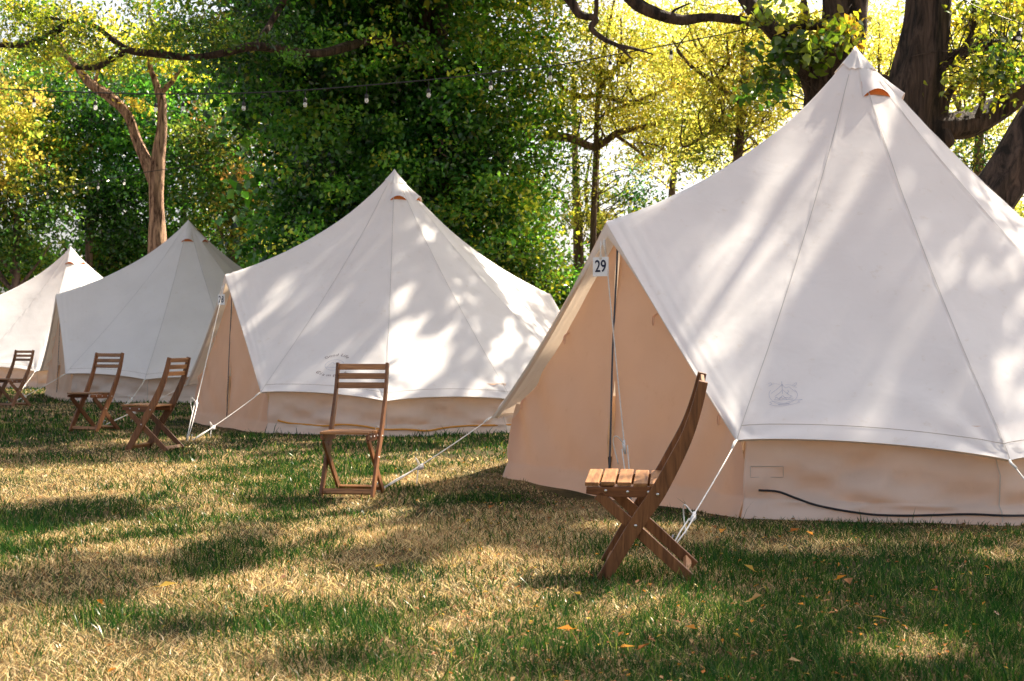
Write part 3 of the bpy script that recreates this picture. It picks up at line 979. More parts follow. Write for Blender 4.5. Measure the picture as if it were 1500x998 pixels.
emblem(0, 1147, 578, 0.165, E29, M['print'], 'logo')
E28 = arc_text('Good Life', 0.105, 0.30, 92, False, 1.25, 0.85) + arc_text('Glamping', 0.115, 0.36, 270, True, 1.5, 0.72)
emblem(1, 490, 535, 0.64, E28, M['print2'], 'logo_text')
E28b = [stroke(arc(0, 0, .17, .13, 20, 340, 26), .006), stroke([(-.13, -.05), (-.05, .07), (.0, .02), (.06, .08), (.14, -.05)], .007, 6, False), stroke([(-.15, -.06), (.15, -.06)], .008)]
emblem(1, 490, 535, 0.64, E28b, M['print'], 'logo')

# stitched patch on the near walls, cables along the wall foot ------------------
for ti, (px, py, hx, hy) in ((0, (1123, 691, 24, 8)), (2, (112, 565, 12, 4))):
    tree = bvh(ti, 'wall'); pts = []
    for sx, sy in ((-1, -1), (1, -1), (1, 1), (-1, 1)):
        h_, nn = hit(tree, px + sx * hx, py + sy * hy)
        if h_ is not None: pts.append(local(ti, h_ + np.array([0, -0.006, 0])))
    if len(pts) == 4:
        pts.append(pts[0])
        mb = MB(); mb.tube(np.array([p + (q - p) * t for p, q in zip(pts[:-1], pts[1:]) for t in np.linspace(0, 1, 6, endpoint=False)] + [pts[0]]), 0.0022, 5)
        mb.build('stitched_patch', M['fold'], ROOTS[ti][0])


def along_wall(ti, pix, r, off):
    tree = bvh(ti, 'wall'); tree2 = bvh(ti, 'door_panel'); pts = []
    for px, py in pix:
        h_, nn = hit(tree, px, py)
        if h_ is None: h_, nn = hit(tree2, px, py)
        if h_ is None: continue
        o = h_ - np.array([TENTS[ti][0][0], TENTS[ti][0][1], 0]); o[2] = 0; o /= np.linalg.norm(o)
        pts.append(h_ + o * off)
    return catmull(np.array(pts), 6)


cp = along_wall(0, [(1112, 718), (1140, 720), (1165, 729), (1190, 738), (1215, 744), (1250, 750), (1285, 754), (1330, 755), (1375, 754), (1420, 753), (1470, 755), (1510, 755), (1560, 757), (1600, 758)], 0.008, 0.012)
tag(MB().tube(cp, 0.0065, 8).build('power_cable', M['cable']), 'black cable running along the foot of the number 29 tent wall', 'cable')
cp = along_wall(1, [(408, 616), (425, 620), (450, 622), (475, 624), (500, 622), (530, 624), (560, 629), (595, 629), (625, 631), (650, 627), (680, 624), (720, 623), (760, 622)], 0.008, 0.012)
tag(MB().tube(cp, 0.010, 8).build('extension_cord', M['cord']), 'yellow cord running along the foot of the number 28 tent wall', 'cord')


# ------------------------------------------------------------------ folding chairs
def plank(path, widths, y, th, n=6):
    """curved board: centre line in x-z, cut from a plank of thickness th at y"""
    p = catmull(np.array(path, float), n) if len(path) > 2 else np.array([np.array(path[0]) + (np.array(path[1]) - np.array(path[0])) * t for t in np.linspace(0, 1, 8)], float)
    wv = np.interp(np.linspace(0, 1, len(p)), np.linspace(0, 1, len(widths)), widths)
    T = np.gradient(p, axis=0); T /= np.linalg.norm(T, axis=1)[:, None]
    nn = np.stack([-T[:, 1], T[:, 0]], 1)
    a = p - nn * wv[:, None] / 2; b = p + nn * wv[:, None] / 2
    k = len(p)
    V = []
    for yy in (y - th / 2, y + th / 2):
        V += [(q[0], yy, q[1]) for q in a] + [(q[0], yy, q[1]) for q in b]
    fs = []
    for i in range(k - 1):
        fs.append((i, i + 1, k + i + 1, k + i)); fs.append((2 * k + i, 3 * k + i, 3 * k + i + 1, 2 * k + i + 1))
        fs.append((i, 2 * k + i, 2 * k + i + 1, i + 1)); fs.append((k + i, k + i + 1, 3 * k + i + 1, 3 * k + i))
    fs.append((0, k, 3 * k, 2 * k)); fs.append((k - 1, 3 * k - 1, 4 * k - 1, 2 * k - 1))
    return MB().add(V, fs)


LONG = [(-0.290, 0.872), (-0.262, 0.76), (-0.222, 0.64), (-0.165, 0.52), (-0.090, 0.38), (0.0, 0.245), (0.150, -0.01)]
REAR = [(0.165, 0.375), (0.0, 0.245), (-0.255, -0.01)]
CH_GROUP = 'wooden folding chairs set on the lawn'


def make_chair(label):
    t = empty('folding_chair', (0, 0, 0), 0, label=label, cat='chair', group=CH_GROUP)
    for s in (1, -1):
        plank(LONG, [0.040, 0.046, 0.052, 0.062, 0.068, 0.064, 0.056], 0.203 * s, 0.022).build('leg', M['woodz'], t, bevel=0.003)
        plank([REAR[0], REAR[2]], [0.046, 0.05, 0.046], 0.176 * s, 0.020).build('rear_leg', M['woodz'], t, bevel=0.003)
        plank([(0.215, 0.392), (0.10, 0.386), (-0.115, 0.388)], [0.030, 0.046, 0.050], 0.176 * s + 0.0005 * s, 0.019).build('seat_rail', M['woodx'], t, bevel=0.003)
        b = MB()
        for (x, z, yy) in ((0.0, 0.245, 0.2145), (-0.095, 0.383, 0.2145), (0.13, 0.392, 0.187), (0.035, 0.388, 0.187), (-0.055, 0.388, 0.187)):
            b.tube(np.array([(x, (yy - 0.004) * s, z), (x, (yy + 0.003) * s, z)]), 0.0065, 10)
        b.build('bolt', M['bolt'], t)
    seat = MB()
    for k in range(5):
        x = 0.190 - k * 0.070
        R = [[1, 0, 0], [0, 1, 0], [0, 0, 1]]
        seat.box((x, 0, 0.420 + 0.003 * math.sin(k * 1.3)), (0.060, 0.376, 0.017), 0, R)
    seat.build('seat', M['woody'], t, smooth=False, bevel=0.003)
    for z in (0.850, 0.787, 0.724):
        x = float(np.interp(z, [q[1] for q in LONG[::-1]], [q[0] for q in LONG[::-1]]))
        R = Matrix.Rotation(math.radians(-15), 3, 'Y')
        MB().box((x, 0, z - 0.004), (0.016, 0.385, 0.040), 0, np.array(R)).build('back_slat', M['woody'], t, smooth=False, bevel=0.003)
    MB().box((0.127, 0, 0.030), (0.020, 0.385, 0.036), 0, np.array(Matrix.Rotation(math.radians(-30), 3, 'Y'))).build('crossbar', M['woody'], t, smooth=False, bevel=0.003)
    MB().box((-0.222, 0, 0.022), (0.020, 0.333, 0.036), 0, np.array(Matrix.Rotation(math.radians(42), 3, 'Y'))).build('crossbar', M['woody'], t, smooth=False, bevel=0.003)
    return t


def copy_tree(o, parent=None):
    c = o.copy(); COL.objects.link(c)
    if parent is not None: c.parent = parent
    for ch in list(o.children):
        copy_tree(ch, c)
    return c


chair0 = None
for (x, y, fdir, tilt, label) in (
        (0.56, 6.36, (-0.992, 0.12), -4.5, 'closest wooden folding chair, seen side-on before the number 29 tent door'),
        (-1.07, 9.52, (-0.14, -0.99), 0.0, 'wooden folding chair facing the camera before the yellow cord of the number 28 tent'),
        (-3.42, 13.5, (-0.965, 0.26), 0.0, 'wooden folding chair turned half away, beside the number 28 tent door'),
        (-4.75, 16.1, (-0.42, -0.91), 0.0, 'wooden folding chair with sunlit front leg before the grey shaded tent wall'),
        (-7.86, 22.3, (-0.45, -0.89), 0.0, 'dark wooden folding chair before the sunlit farthest tent, cut by the photo edge')):
    if chair0 is None:
        chair0 = make_chair(label); o = chair0
    else:
        o = copy_tree(chair0)
    o['label'] = label; o.scale = (1, 0.86 if abs(y - 9.52) < 0.01 else 0.92, 1)
    o.location = (x, y, float(gz(x, y)) + 0.012)
    o.rotation_euler = (math.radians(tilt), 0, math.atan2(fdir[1], fdir[0]))


# ------------------------------------------------------------------ trees
def limb(mb, pts, radii, sides=14, n=8, rough=0.10, seed=0, mi=0):
    """tapered limb with knobbly, ridged bark"""
    p = catmull(np.array(pts, float), n)
    r = np.interp(np.linspace(0, 1, len(p)), np.linspace(0, 1, len(radii)), radii)
    T = np.gradient(p, axis=0); T /= np.linalg.norm(T, axis=1)[:, None] + 1e-9
    u = np.cross(T[0], [0.3, 1, 0.2]); u /= np.linalg.norm(u)
    rings = np.zeros((sides, len(p), 3)); a = np.linspace(0, 2 * np.pi, sides, endpoint=False)
    L = np.concatenate([[0], np.cumsum(np.linalg.norm(np.diff(p, axis=0), axis=1))])
    for k in range(len(p)):
        u = u - T[k] * np.dot(u, T[k]); u /= np.linalg.norm(u) + 1e-9
        v = np.cross(T[k], u)
        rr = r[k] * (1 + rough * 2 * (fbm(a * 2.2 + seed, np.full(sides, L[k] * 1.2), seed, 3) - 0.5) + rough * 0.5 * np.sin(a * 7 + seed + L[k] * 0.6))
        rr = rr * (1 + 0.12 * math.sin(L[k] * 3.1 + seed))if rough > 0.12 else rr
        rings[:, k] = p[k] + rr[:, None] * (np.cos(a)[:, None] * u + np.sin(a)[:, None] * v)
    mb.grid(rings, mi, closed=True)
    return p


def palette(n, pal):
    wts = np.array([p[3] for p in pal], float); wts /= wts.sum()
    i = rng.choice(len(pal), n, p=wts)
    c = np.array([p[:3] for p in pal])[i] * rng.uniform(0.75, 1.25, (n, 1))
    return c


class Leaves:
    def __init__(self):
        self.P = []; self.S = []; self.C = []; self.A = []

    def blob(self, c, r, n, size, pal, clump=0.35, per=26, shell=0.35, asp=0.55, var=1.3):
        """n leaves in clumps through an ellipsoid at c with radii r"""
        c = np.asarray(c, float); r = np.asarray(r, float) * np.ones(3)
        k = max(4, n // per); 
        d = rng.normal(size=(k, 3)); d /= np.linalg.norm(d, axis=1)[:, None]
        rad = rng.random(k) ** shell
        cc = c + d * rad[:, None] * r * (0.82 + 0.36 * rng.random((k, 1)))
        self.cc = getattr(self, 'cc', []); self.cc.append(cc)
        i = rng.integers(0, k, n)
        tint = rng.uniform(0.6, 1.4, (k, 1)) * (1 - 0.5 * var + var * fbm(cc[:, 0] * 0.75 + cc[:, 1] * 0.4, cc[:, 2] * 0.9, 401, 2))[:, None]
        off = rng.normal(size=(n, 3)) * clump * np.array([1, 1, 0.62]) * rng.uniform(0.5, 1.3, (k, 1))[i]
        p = cc[i] + off
        hue = palette(k, pal); mixf = rng.random((n, 1)) * 0.45
        self.P.append(p); self.S.append(size * rng.uniform(0.6, 1.35, n)); self.A.append(np.full(n, asp))
        self.C.append((hue[i] * (1 - mixf) + palette(n, pal) * mixf) * tint[i])
        return self

    def points(self, p, size, pal, asp=0.55):
        n = len(p)
        self.P.append(p); self.S.append(size * rng.uniform(0.6, 1.35, n)); self.C.append(palette(n, pal)); self.A.append(np.full(n, asp))
        return self

    def build(self, name, mat, parent, fine=False):
        P = np.concatenate(self.P); S = np.concatenate(self.S); C = np.concatenate(self.C); A = np.concatenate(self.A)
        m = P[:, 2] > 0.05
        P, S, C, A = P[m], S[m], C[m], A[m]
        n = len(P)
        nrm = rng.normal(size=(n, 3)) * np.array([0.8, 0.8, 0.7]) + np.array([0, 0, 0.55]); nrm /= np.linalg.norm(nrm, axis=1)[:, None]
        ax = rng.normal(size=(n, 3)) + np.array([0, 0, -0.35]); ax -= nrm * np.sum(ax * nrm, 1)[:, None]; ax /= np.linalg.norm(ax, axis=1)[:, None]
        lt = np.cross(nrm, ax)
        if fine:
            S_ = S[:, None]; A_ = (S * A)[:, None]; V = np.empty((n, 6, 3))
            for k_, (t_, w_) in enumerate(((-.5, 0), (-.18, .5), (.18, .36), (.55, 0), (.18, -.36), (-.18, -.5))):
                V[:, k_] = P + ax * S_ * t_ + lt * A_ * w_ + nrm * S_ * (abs(w_) * 0.28 - 0.22 * max(0, t_) ** 1.5)
            b = np.arange(n)[:, None] * 6
            fl = np.concatenate([b + [0, 1, 5], b + [1, 2, 4, 5], b + [2, 3, 4]], 1).ravel()
            return fast_mesh(name, V.reshape(-1, 3), fl, np.tile([3, 4, 3], n), mat, parent, np.repeat(C, 6, 0))
        V = np.empty((n, 4, 3)); S_ = S[:, None]; A_ = (S * A)[:, None]
        V[:, 0] = P - ax * S_ * .5; V[:, 2] = P + ax * S_ * .5 - nrm * S_ * 0.08
        V[:, 1] = P + lt * A_ * .5 + nrm * S_ * .10 - ax * S_ * 0.07; V[:, 3] = P - lt * A_ * .5 + nrm * S_ * .10 - ax * S_ * 0.07
        b = np.arange(n)[:, None] * 4
        fl = np.concatenate([b + [0, 1, 2], b + [0, 2, 3]], 1).ravel()
        return fast_mesh(name, V.reshape(-1, 3), fl, np.full(2 * n, 3), mat, parent, np.repeat(C, 4, 0))


DARK = [(0.022, 0.095, 0.024, 5), (0.042, 0.165, 0.034, 4), (0.085, 0.25, 0.045, 3.6), (0.006, 0.030, 0.010, 4), (0.16, 0.26, 0.03, 0.7)]
MIDG = [(0.04, 0.12, 0.02, 4), (0.08, 0.17, 0.025, 3), (0.18, 0.23, 0.035, 2), (0.02, 0.07, 0.018, 2), (0.32, 0.30, 0.05, 0.6)]
AUT = [(0.52, 0.45, 0.08, 3), (0.38, 0.40, 0.06, 3), (0.56, 0.38, 0.09, 1.5), (0.12, 0.22, 0.03, 3.5), (0.50, 0.24, 0.07, 0.5)]
YEL = [(0.66, 0.61, 0.13, 4), (0.56, 0.57, 0.12, 3), (0.40, 0.47, 0.08, 2), (0.66, 0.50, 0.11, 0.9), (0.16, 0.26, 0.04, 0.8)]
LIME = [(0.28, 0.33, 0.05, 3), (0.16, 0.24, 0.04, 3), (0.42, 0.38, 0.06, 2), (0.08, 0.15, 0.03, 2)]


def twigs(mb, L, stem, count, r0, seed=0, reach=4.0):
    """fine branches from the stem line out to leaf clumps"""
    C = np.concatenate(L.cc); stem = np.asarray(stem, float)
    for q, i in enumerate(rng.choice(len(C), min(count, len(C)), replace=False)):
        c = C[i]
        dd = np.linalg.norm(stem - c + np.array([0, 0, 0.5 * 0 + 0.6]), axis=1); j = int(np.argmin(dd)); a = stem[j]
        if np.linalg.norm(c - a) > reach: continue
        m1 = a + (c - a) * 0.35 + rng.normal(size=3) * 0.16 + [0, 0, .12]; m2 = a + (c - a) * 0.7 + rng.normal(size=3) * 0.16 + [0, 0, .12]
        limb(mb, [a, m1, m2, c], [r0, r0 * .7, r0 * .42, r0 * .15], 5, 4, 0.1, seed + q)


def blob_px(L, px, py, rx, ry, d, dd, n, size, pal, **kw):
    s = d / F
    L.blob(W(px, py, d), (rx * s, dd, ry * s), n, size, pal, **kw)


def tree(name, loc, label, cat='tree', group=None):
    return empty(name, (0, 0, 0), 0, label=label, cat=cat, group=group)


def ground_pt(px, d):
    return np.array([(px - 750) * d / F, d, -0.1])


# ---- shade mask on the lawn: where added overhead leaves cast shade ----
def ell(px, py, cx, cy_, rx, ry, slope=0.0):
    dx = (px - cx); dy = (py - cy_) - slope * dx
    return np.exp(-((dx / rx) ** 2 + (dy / ry) ** 2) ** 1.5)


def shade(qx, qy):
    """0 open sky .. 1 closed canopy, by where the shadow lands on the lawn (metres)"""
    px = 750 + F * qx / qy; py = 499 + HC * F / qy
    nz = fbm(qx * 0.8 + 0.4 * qy, qy * 0.5 - 0.2 * qx, 101, 4)
    m = np.full(qx.shape, 0.0)
    # far lawn and the grey shaded tent: closed canopy with small holes
    m = np.maximum(m, ell(px, py, 120, 612, 420, 60))
    m = np.maximum(m, 0.9 * ell(px, py, 60, 655, 330, 34, -0.03))
    # tents 28 and 29 (their shadows land under themselves): broken canopy
    m = np.maximum(m, 0.85 * ell(px, py, 450, 640, 330, 28))
    m = np.maximum(m, 0.80 * ell(px, py, 1090, 765, 420, 60))
    # lawn on the near side: long bands
    for (cx, cy_, rx, ry, sl_, wt) in ((60, 757, 200, 20, -0.05, 0.95), (90, 855, 190, 44, -0.10, 1.0), (310, 818, 115, 34, -0.25, 1.0), (560, 812, 105, 24, -0.1, 1.0),
                                   (665, 775, 125, 26, -0.25, 1.0), (260, 925, 90, 18, -0.2, 0.75), (470, 975, 110, 20, 0.0, 0.8), (430, 738, 70, 9, 0.0, 0.9), (590, 722, 60, 7, 0, 0.6)):
        m = np.maximum(m, wt * ell(px, py, cx, cy_, rx, ry, sl_))
    m = np.maximum(m, 1.0 * ell(px, py, 1250, 870, 430, 100))
    m = np.maximum(m, 1.0 * ell(px, py, 850, 800, 110, 34))
    m = np.maximum(m, 0.95 * ell(px, py, 900, 990, 220, 30))
    m = np.maximum(m, 1.0 * ell(px, py, 1300, 980, 420, 60))
    # sunlit pools
    for (cx, cy_, rx, ry, sl_) in ((890, 903, 220, 36, -0.05), (660, 870, 240, 24, -0.03), (1310, 957, 95, 26, 0), (815, 838, 115, 20, -0.1), (1190, 800, 60, 9, 0), (1010, 880, 90, 18, 0)):
        m = m * (1 - 0.92 * ell(px, py, cx, cy_, rx, ry, sl_))
    # gaps shaped into the added leaves to light the two near tents
    hn = fbm(qx * 1.5 + 7, qy * 1.5, 211, 3); h2 = fbm(qx * 2.6 + 7, qy * 2.0, 231, 3)
    m = m - 0.85 * ell(px, py, 1130, 765, 460, 32) * np.clip((hn - 0.43) / 0.10, 0, 1)
    m = m - 0.75 * ell(px, py, 430, 640, 330, 24) * np.clip((h2 - 0.53) / 0.08, 0, 1)
    m = m + ((nz - 0.5) * 0.95 + (fbm(qx * 2.6 + qy, qy * 1.3, 311, 3) - 0.5) * 0.8) * (m > 0.03)
    return np.clip((m - 0.30) / 0.42, 0, 1)


n = 170000
qx = rng.uniform(-13, 7, n); qy = rng.uniform(4.0, 26, n)
s = shade(qx, qy)
keep = rng.random(n) < s
qx, qy = qx[keep], qy[keep]
zb = 7.6 + 1.4 * fbm(qx * 0.5, qy * 0.5, 55, 2) + rng.normal(0, 0.5, len(qx)) + np.clip((qy - 12) * 0.05, 0, 0.6)
zb = zb + 1.8 * ((qy < 11.5) & (qx > -0.2))
OV = np.stack([qx + KX * zb, qy + KY * zb, zb], 1)  # unseen crown leaves added along the sun rays to cast the mask
near = qy < 11.5; midm = (qy >= 11.5) & (qy < 17.5); far = qy >= 17.5

BIG = [(0.06, 0.13, 0.03, 4), (0.12, 0.18, 0.035, 3), (0.22, 0.24, 0.045, 2), (0.36, 0.30, 0.06, 0.6)]

# ---- big trunk just behind the nearest tent -----------------------------------
t = tree('locust_tree', None, 'thick dark leaning trunk behind the right slope of the largest tent, with low side branch')
mb = MB(); D0 = 14.6
tp = [ground_pt(1318, D0), W(1326, 420, D0), W(1333, 200, D0), W(1345, 110, D0), W(1357, 40, D0), W(1366, -60, D0), W(1400, -300, D0), W(1460, -560, D0)]
limb(mb, tp, [0.26, 0.24, 0.225, 0.25, 0.25, 0.24, 0.2, 0.13], 28, 10, 0.13, 3)
limb(mb, [W(1335, 190, D0), W(1372, 186, D0), W(1420, 181, D0 + .2), W(1458, 162, D0 + .3), W(1490, 140, D0 + .2), W(1530, 105, D0)], [0.19, 0.14, 0.135, 0.125, 0.11, 0.08], 16, 8, 0.13, 5)
limb(mb, [W(1372, 195, D0), W(1384, 205, D0 - .05), W(1392, 208, D0)], [0.13, 0.10, 0.05], 12, 5, 0.14, 8)
limb(mb, [W(1376, 182, D0), W(1384, 150, D0), W(1398, 126, D0), W(1430, 104, D0)], [0.085, 0.05, 0.032, 0.012], 10, 6, 0.1, 9)
limb(mb, [W(1366, 108, D0), W(1385, 88, D0), W(1420, 72, D0), W(1465, 62, D0), W(1510, 50, D0)], [0.07, 0.05, 0.045, 0.035, 0.02], 10, 6, 0.1, 10)
limb(mb, [W(1440, 70, D0), W(1475, 78, D0 + .1), W(1510, 86, D0)], [0.035, 0.03, 0.015], 8, 5, 0.1, 12)
limb(mb, [W(1432, 172, D0), W(1440, 148, D0), W(1446, 132, D0)], [0.035, 0.022, 0.01], 8, 4, 0.1, 13)
limb(mb, [W(1460, 165, D0 + .2), W(1470, 140, D0 + .2), W(1478, 118, D0)], [0.04, 0.025, 0.01], 8, 4, 0.1, 14)
limb(mb, [W(1318, 125, D0), W(1296, 112, D0), W(1278, 108, D0)], [0.03, 0.018, 0.008], 8, 4, 0.1, 15)
limb(mb, [W(1420, 64, D0), W(1427, 25, D0), W(1422, -20, D0)], [0.03, 0.025, 0.02], 8, 4, 0.1, 16)
# high limbs reaching over the lawn
for (a, b, c) in (((1400, -300), (4.6, 13.2, 8.2), (2.6, 11.0, 8.6)), ((1400, -300), (6.5, 13.5, 8.0), (7.0, 10.5, 8.4)), ((1430, -450), (6.0, 14.0, 9.5), (4.2, 10.0, 9.2)), ((1366, -60), (5.3, 13.6, 6.6), (5.6, 11.6, 8.0))):
    s0 = W(a[0], a[1], D0)
    limb(mb, [s0, (s0 + np.array(b)) / 2 + [0, 0, .3], np.array(b), np.array(c)], [0.15, 0.11, 0.08, 0.02], 10, 6, 0.1, int(b[0] * 10))
L = Leaves(); L.points(OV[near], 0.19, BIG, 0.62)
blob_px(L, 1445, 118, 60, 40, 14.3, 0.5, 500, 0.075, LIME, clump=0.14, per=22)
blob_px(L, 1440, 30, 70, 34, 14.8, 0.6, 800, 0.075, LIME, clump=0.16, per=22)
blob_px(L, 1475, 95, 40, 30, 14.0, 0.4, 350, 0.08, MIDG, clump=0.13, per=22)
st = np.concatenate([catmull(np.array([W(1366, 108, D0), W(1420, 72, D0), W(1510, 50, D0)]), 6), catmull(np.array([W(1420, 64, D0), W(1427, 25, D0), W(1422, -20, D0)]), 5), catmull(np.array([W(1440, 70, D0), W(1510, 86, D0)]), 5)])
twigs(mb, L, st, 60, 0.008, 500, 1.2)
mb.build('trunk', M['bark'], t)
L.build('crown', M['leaf'], t, True)

# ---- leaning trunk at the right edge -------------------------------------------
t = tree('leaning_tree', None, 'dark trunk leaning out to the right behind the largest tent, low by the photo edge')
mb = MB(); D1 = 13.2
limb(mb, [ground_pt(1300, D1 + .3), W(1370, 400, D1 + .2), W(1440, 310, D1), W(1485, 245, D1), W(1530, 180, D1), W(1620, 60, D1), W(1740, -140, D1), W(1800, -420, D1)], [0.32, 0.28, 0.25, 0.24, 0.235, 0.22, 0.2, 0.1], 26, 10, 0.13, 21)
limb(mb, [W(1740, -140, D1), (8.2, 11.5, 6.8), (8.6, 9.8, 8.0)], [0.14, 0.08, 0.02], 10, 6, 0.1, 22)
mb.build('trunk', M['bark'], t)
L = Leaves(); L.blob((8.0, 12.6, 7.8), (2.6, 2.6, 1.6), 3500, 0.13, BIG, clump=0.3); L.build('crown', M['leaf'], t)

# ---- forked dark tree behind the peak of the nearest tent ---------------------------
t = tree('forked_tree', None, 'forked dark tree right behind the peak of the largest tent, long boughs over the lawn')
mb = MB(); D2 = 18.0
limb(mb, [ground_pt(1215, D2), W(1212, 300, D2), W(1208, 180, D2), W(1215, 110, D2), W(1225, 50, D2), W(1222, -20, D2), W(1200, -200, D2)], [0.34, 0.30, 0.27, 0.22, 0.2, 0.18, 0.1], 22, 9, 0.13, 31)
limb(mb, [W(1212, 160, D2), W(1236, 110, D2 - .1), W(1254, 50, D2 - .1), W(1256, -10, D2), W(1280, -150, D2)], [0.2, 0.17, 0.155, 0.15, 0.09], 18, 9, 0.13, 33)
limb(mb, [W(1205, 150, D2), W(1185, 105, D2), W(1158, 70, D2), W(1130, 42, D2), W(1105, 15, D2), W(1085, -15, D2), W(1060, -60, D2)], [0.19, 0.15, 0.125, 0.11, 0.11, 0.10, 0.07], 16, 9, 0.12, 35)
limb(mb, [W(1132, 45, D2), W(1180, 38, D2 - .2), W(1215, 38, D2)], [0.05, 0.06, 0.07], 10, 6, 0.1, 37)
limb(mb, [W(1182, 36, D2), W(1178, 5, D2), W(1172, -30, D2)], [0.05, 0.04, 0.03], 9, 5, 0.1, 38)
limb(mb, [W(1130, 42, D2), W(1100, 33, D2), W(1040, 26, D2), W(1000, 30, D2), W(965, 22, D2), W(935, 8, D2), W(912, -15, D2)], [0.04, 0.06, 0.055, 0.07, 0.075, 0.085, 0.09], 12, 7, 0.12, 41)
limb(mb, [W(1000, 30, D2), W(985, 18, D2), W(1010, 5, D2)], [0.03, 0.02, 0.01], 8, 5, 0.1, 42)
limb(mb, [W(820, -20, D2), W(838, 5, D2), W(850, 22, D2), W(872, 28, D2), W(866, 42, D2), W(885, 58, D2), W(906, 68, D2), W(925, 86, D2)], [0.07, 0.06, 0.05, 0.045, 0.04, 0.035, 0.025, 0.01], 10, 7, 0.12, 44)
limb(mb, [W(905, 68, D2), W(930, 72, D2), W(956, 80, D2)], [0.03, 0.02, 0.008], 8, 5, 0.1, 45)
limb(mb, [W(872, 28, D2), W(874, 5, D2), W(872, -25, D2)], [0.03, 0.03, 0.025], 8, 5, 0.1, 46)
limb(mb, [W(1200, -200, D2), (2.6, 18.6, 7.6), (0.8, 18.6, 8.0), (-0.6, 18.8, -0.4 + 8.2)], [0.14, 0.11, 0.07, 0.02], 10, 6, 0.1, 47)
limb(mb, [W(1280, -150, D2), (4.2, 17.6, 8.0), (3.6, 16.0, 8.6)], [0.12, 0.08, 0.02], 10, 6, 0.1, 48)
limb(mb, [W(1060, -60, D2), W(940, -40, D2), W(820, -20, D2)], [0.08, 0.085, 0.07], 10, 6, 0.1, 49)
L = Leaves(); L.points(OV[midm], 0.19, BIG, 0.62)
blob_px(L, 1195, 70, 46, 26, 17.4, 0.4, 190, 0.13, MIDG[:2] + LIME[1:2], clump=0.16, per=16, asp=0.7)
blob_px(L, 1150, 78, 34, 22, 17.5, 0.4, 90, 0.12, MIDG, clump=0.15, per=16, asp=0.7)
blob_px(L, 1165, 30, 60, 26, 17.4, 0.4, 170, 0.11, LIME, clump=0.16, per=16, asp=0.6)
blob_px(L, 1235, 45, 30, 22, 17.4, 0.3, 120, 0.12, AUT, clump=0.15, per=16, asp=0.6)
blob_px(L, 1120, 130, 40, 30, 17.8, 0.4, 200, 0.12, MIDG, clump=0.15, per=16)
st = np.concatenate([catmull(np.array([W(1185, 105, D2), W(1158, 70, D2), W(1130, 42, D2)]), 6), catmull(np.array([W(1212, 160, D2), W(1236, 110, D2), W(1254, 50, D2)]), 6), catmull(np.array([W(1132, 45, D2), W(1180, 38, D2 - .2), W(1215, 38, D2)]), 6)])
twigs(mb, L, st, 60, 0.010, 600, 1.2)
mb.build('trunk', M['bark'], t)
L.build('crown', M['leaf'], t, True)

# ---- big ivy-dark tree in the middle ---------------------------------------------------
t = tree('dark_tree', None, 'big dense dark green tree behind the number 28 tent, foliage down to the ground')
mb = MB(); D3 = 28.0
limb(mb, [ground_pt(640, D3), W(638, 300, D3), W(634, 130, D3), W(632, 60, D3), W(640, -60, D3), W(650, -200, D3)], [0.5, 0.42, 0.36, 0.33, 0.28, 0.15], 20, 8, 0.12, 51)
limb(mb, [W(635, 90, D3), W(560, 60, D3 - 2), W(470, 78, D3 - 4), W(410, 72, D3 - 4.5), W(370, 68, D3 - 5), W(325, 78, D3 - 5), W(280, 84, D3 - 5), W(225, 78, D3 - 5), W(190, 74, D3 - 5), W(165, 58, D3 - 5), W(135, 36, D3 - 5), W(95, 30, D3 - 5), W(50, 22, D3 - 5), W(10, 8, D3 - 5)],
     [0.12, 0.085, 0.075, 0.07, 0.066, 0.064, 0.06, 0.056, 0.052, 0.046, 0.04, 0.034, 0.028, 0.018], 12, 7, 0.15, 53)
limb(mb, [W(185, 72, D3 - 5), W(165, 86, D3 - 5), W(140, 99, D3 - 5.1), W(112, 99, D3 - 5)], [0.075, 0.06, 0.05, 0.04], 10, 6, 0.1, 54)
limb(mb, [W(100, 32, D3 - 5), W(85, 44, D3 - 5), W(60, 58, D3 - 5), W(35, 66, D3 - 5), W(-10, 66, D3 - 5)], [0.05, 0.06, 0.065, 0.055, 0.04], 10, 6, 0.1, 55)
limb(mb, [W(375, 68, D3 - 5), W(405, 20, D3 - 4), W(420, -10, D3 - 4), W(430, -60, D3 - 3)], [0.05, 0.06, 0.07, 0.05], 10, 6, 0.1, 56)
limb(mb, [W(640, 200, D3 - 2.6), W(648, 210, D3 - 2.7), W(644, 222, D3 - 2.8), W(655, 230, D3 - 2.8)], [0.02, 0.02, 0.018, 0.01], 7, 4, 0.1, 57)
mb.build('trunk', M['bark'], t)
L = Leaves()
kw = dict(clump=0.30, per=85, asp=0.66)
blob_px(L, 585, 60, 190, 150, D3, 2.2, 14500, 0.118, DARK, **kw)
blob_px(L, 560, 215, 170, 130, D3 - .3, 2.2, 14500, 0.118, DARK, **kw)
blob_px(L, 690, 250, 115, 150, D3 - .5, 2.0, 9500, 0.118, DARK, **kw)
blob_px(L, 730, 330, 75, 110, D3 - .6, 1.6, 6500, 0.095, LIME + MIDG + DARK, **kw)  # lighter leaf mix paints sun on the right side
blob_px(L, 520, 350, 130, 110, D3 + .4, 1.8, 9500, 0.118, DARK, **kw)
blob_px(L, 430, 80, 110, 110, D3 - 1, 2.0, 7000, 0.118, DARK, **kw)
blob_px(L, 350, 30, 110, 60, D3 - 3.5, 1.6, 3000, 0.10, DARK + [(0.3, 0.3, 0.05, 1.0)], **kw)
blob_px(L, 780, 130, 70, 110, D3 - .5, 1.5, 4000, 0.095, LIME + MIDG + DARK, **kw)  # sun on this edge put into a lighter leaf mix
blob_px(L, 760, 400, 60, 50, D3 - .6, 1.2, 2500, 0.10, MIDG, **kw)
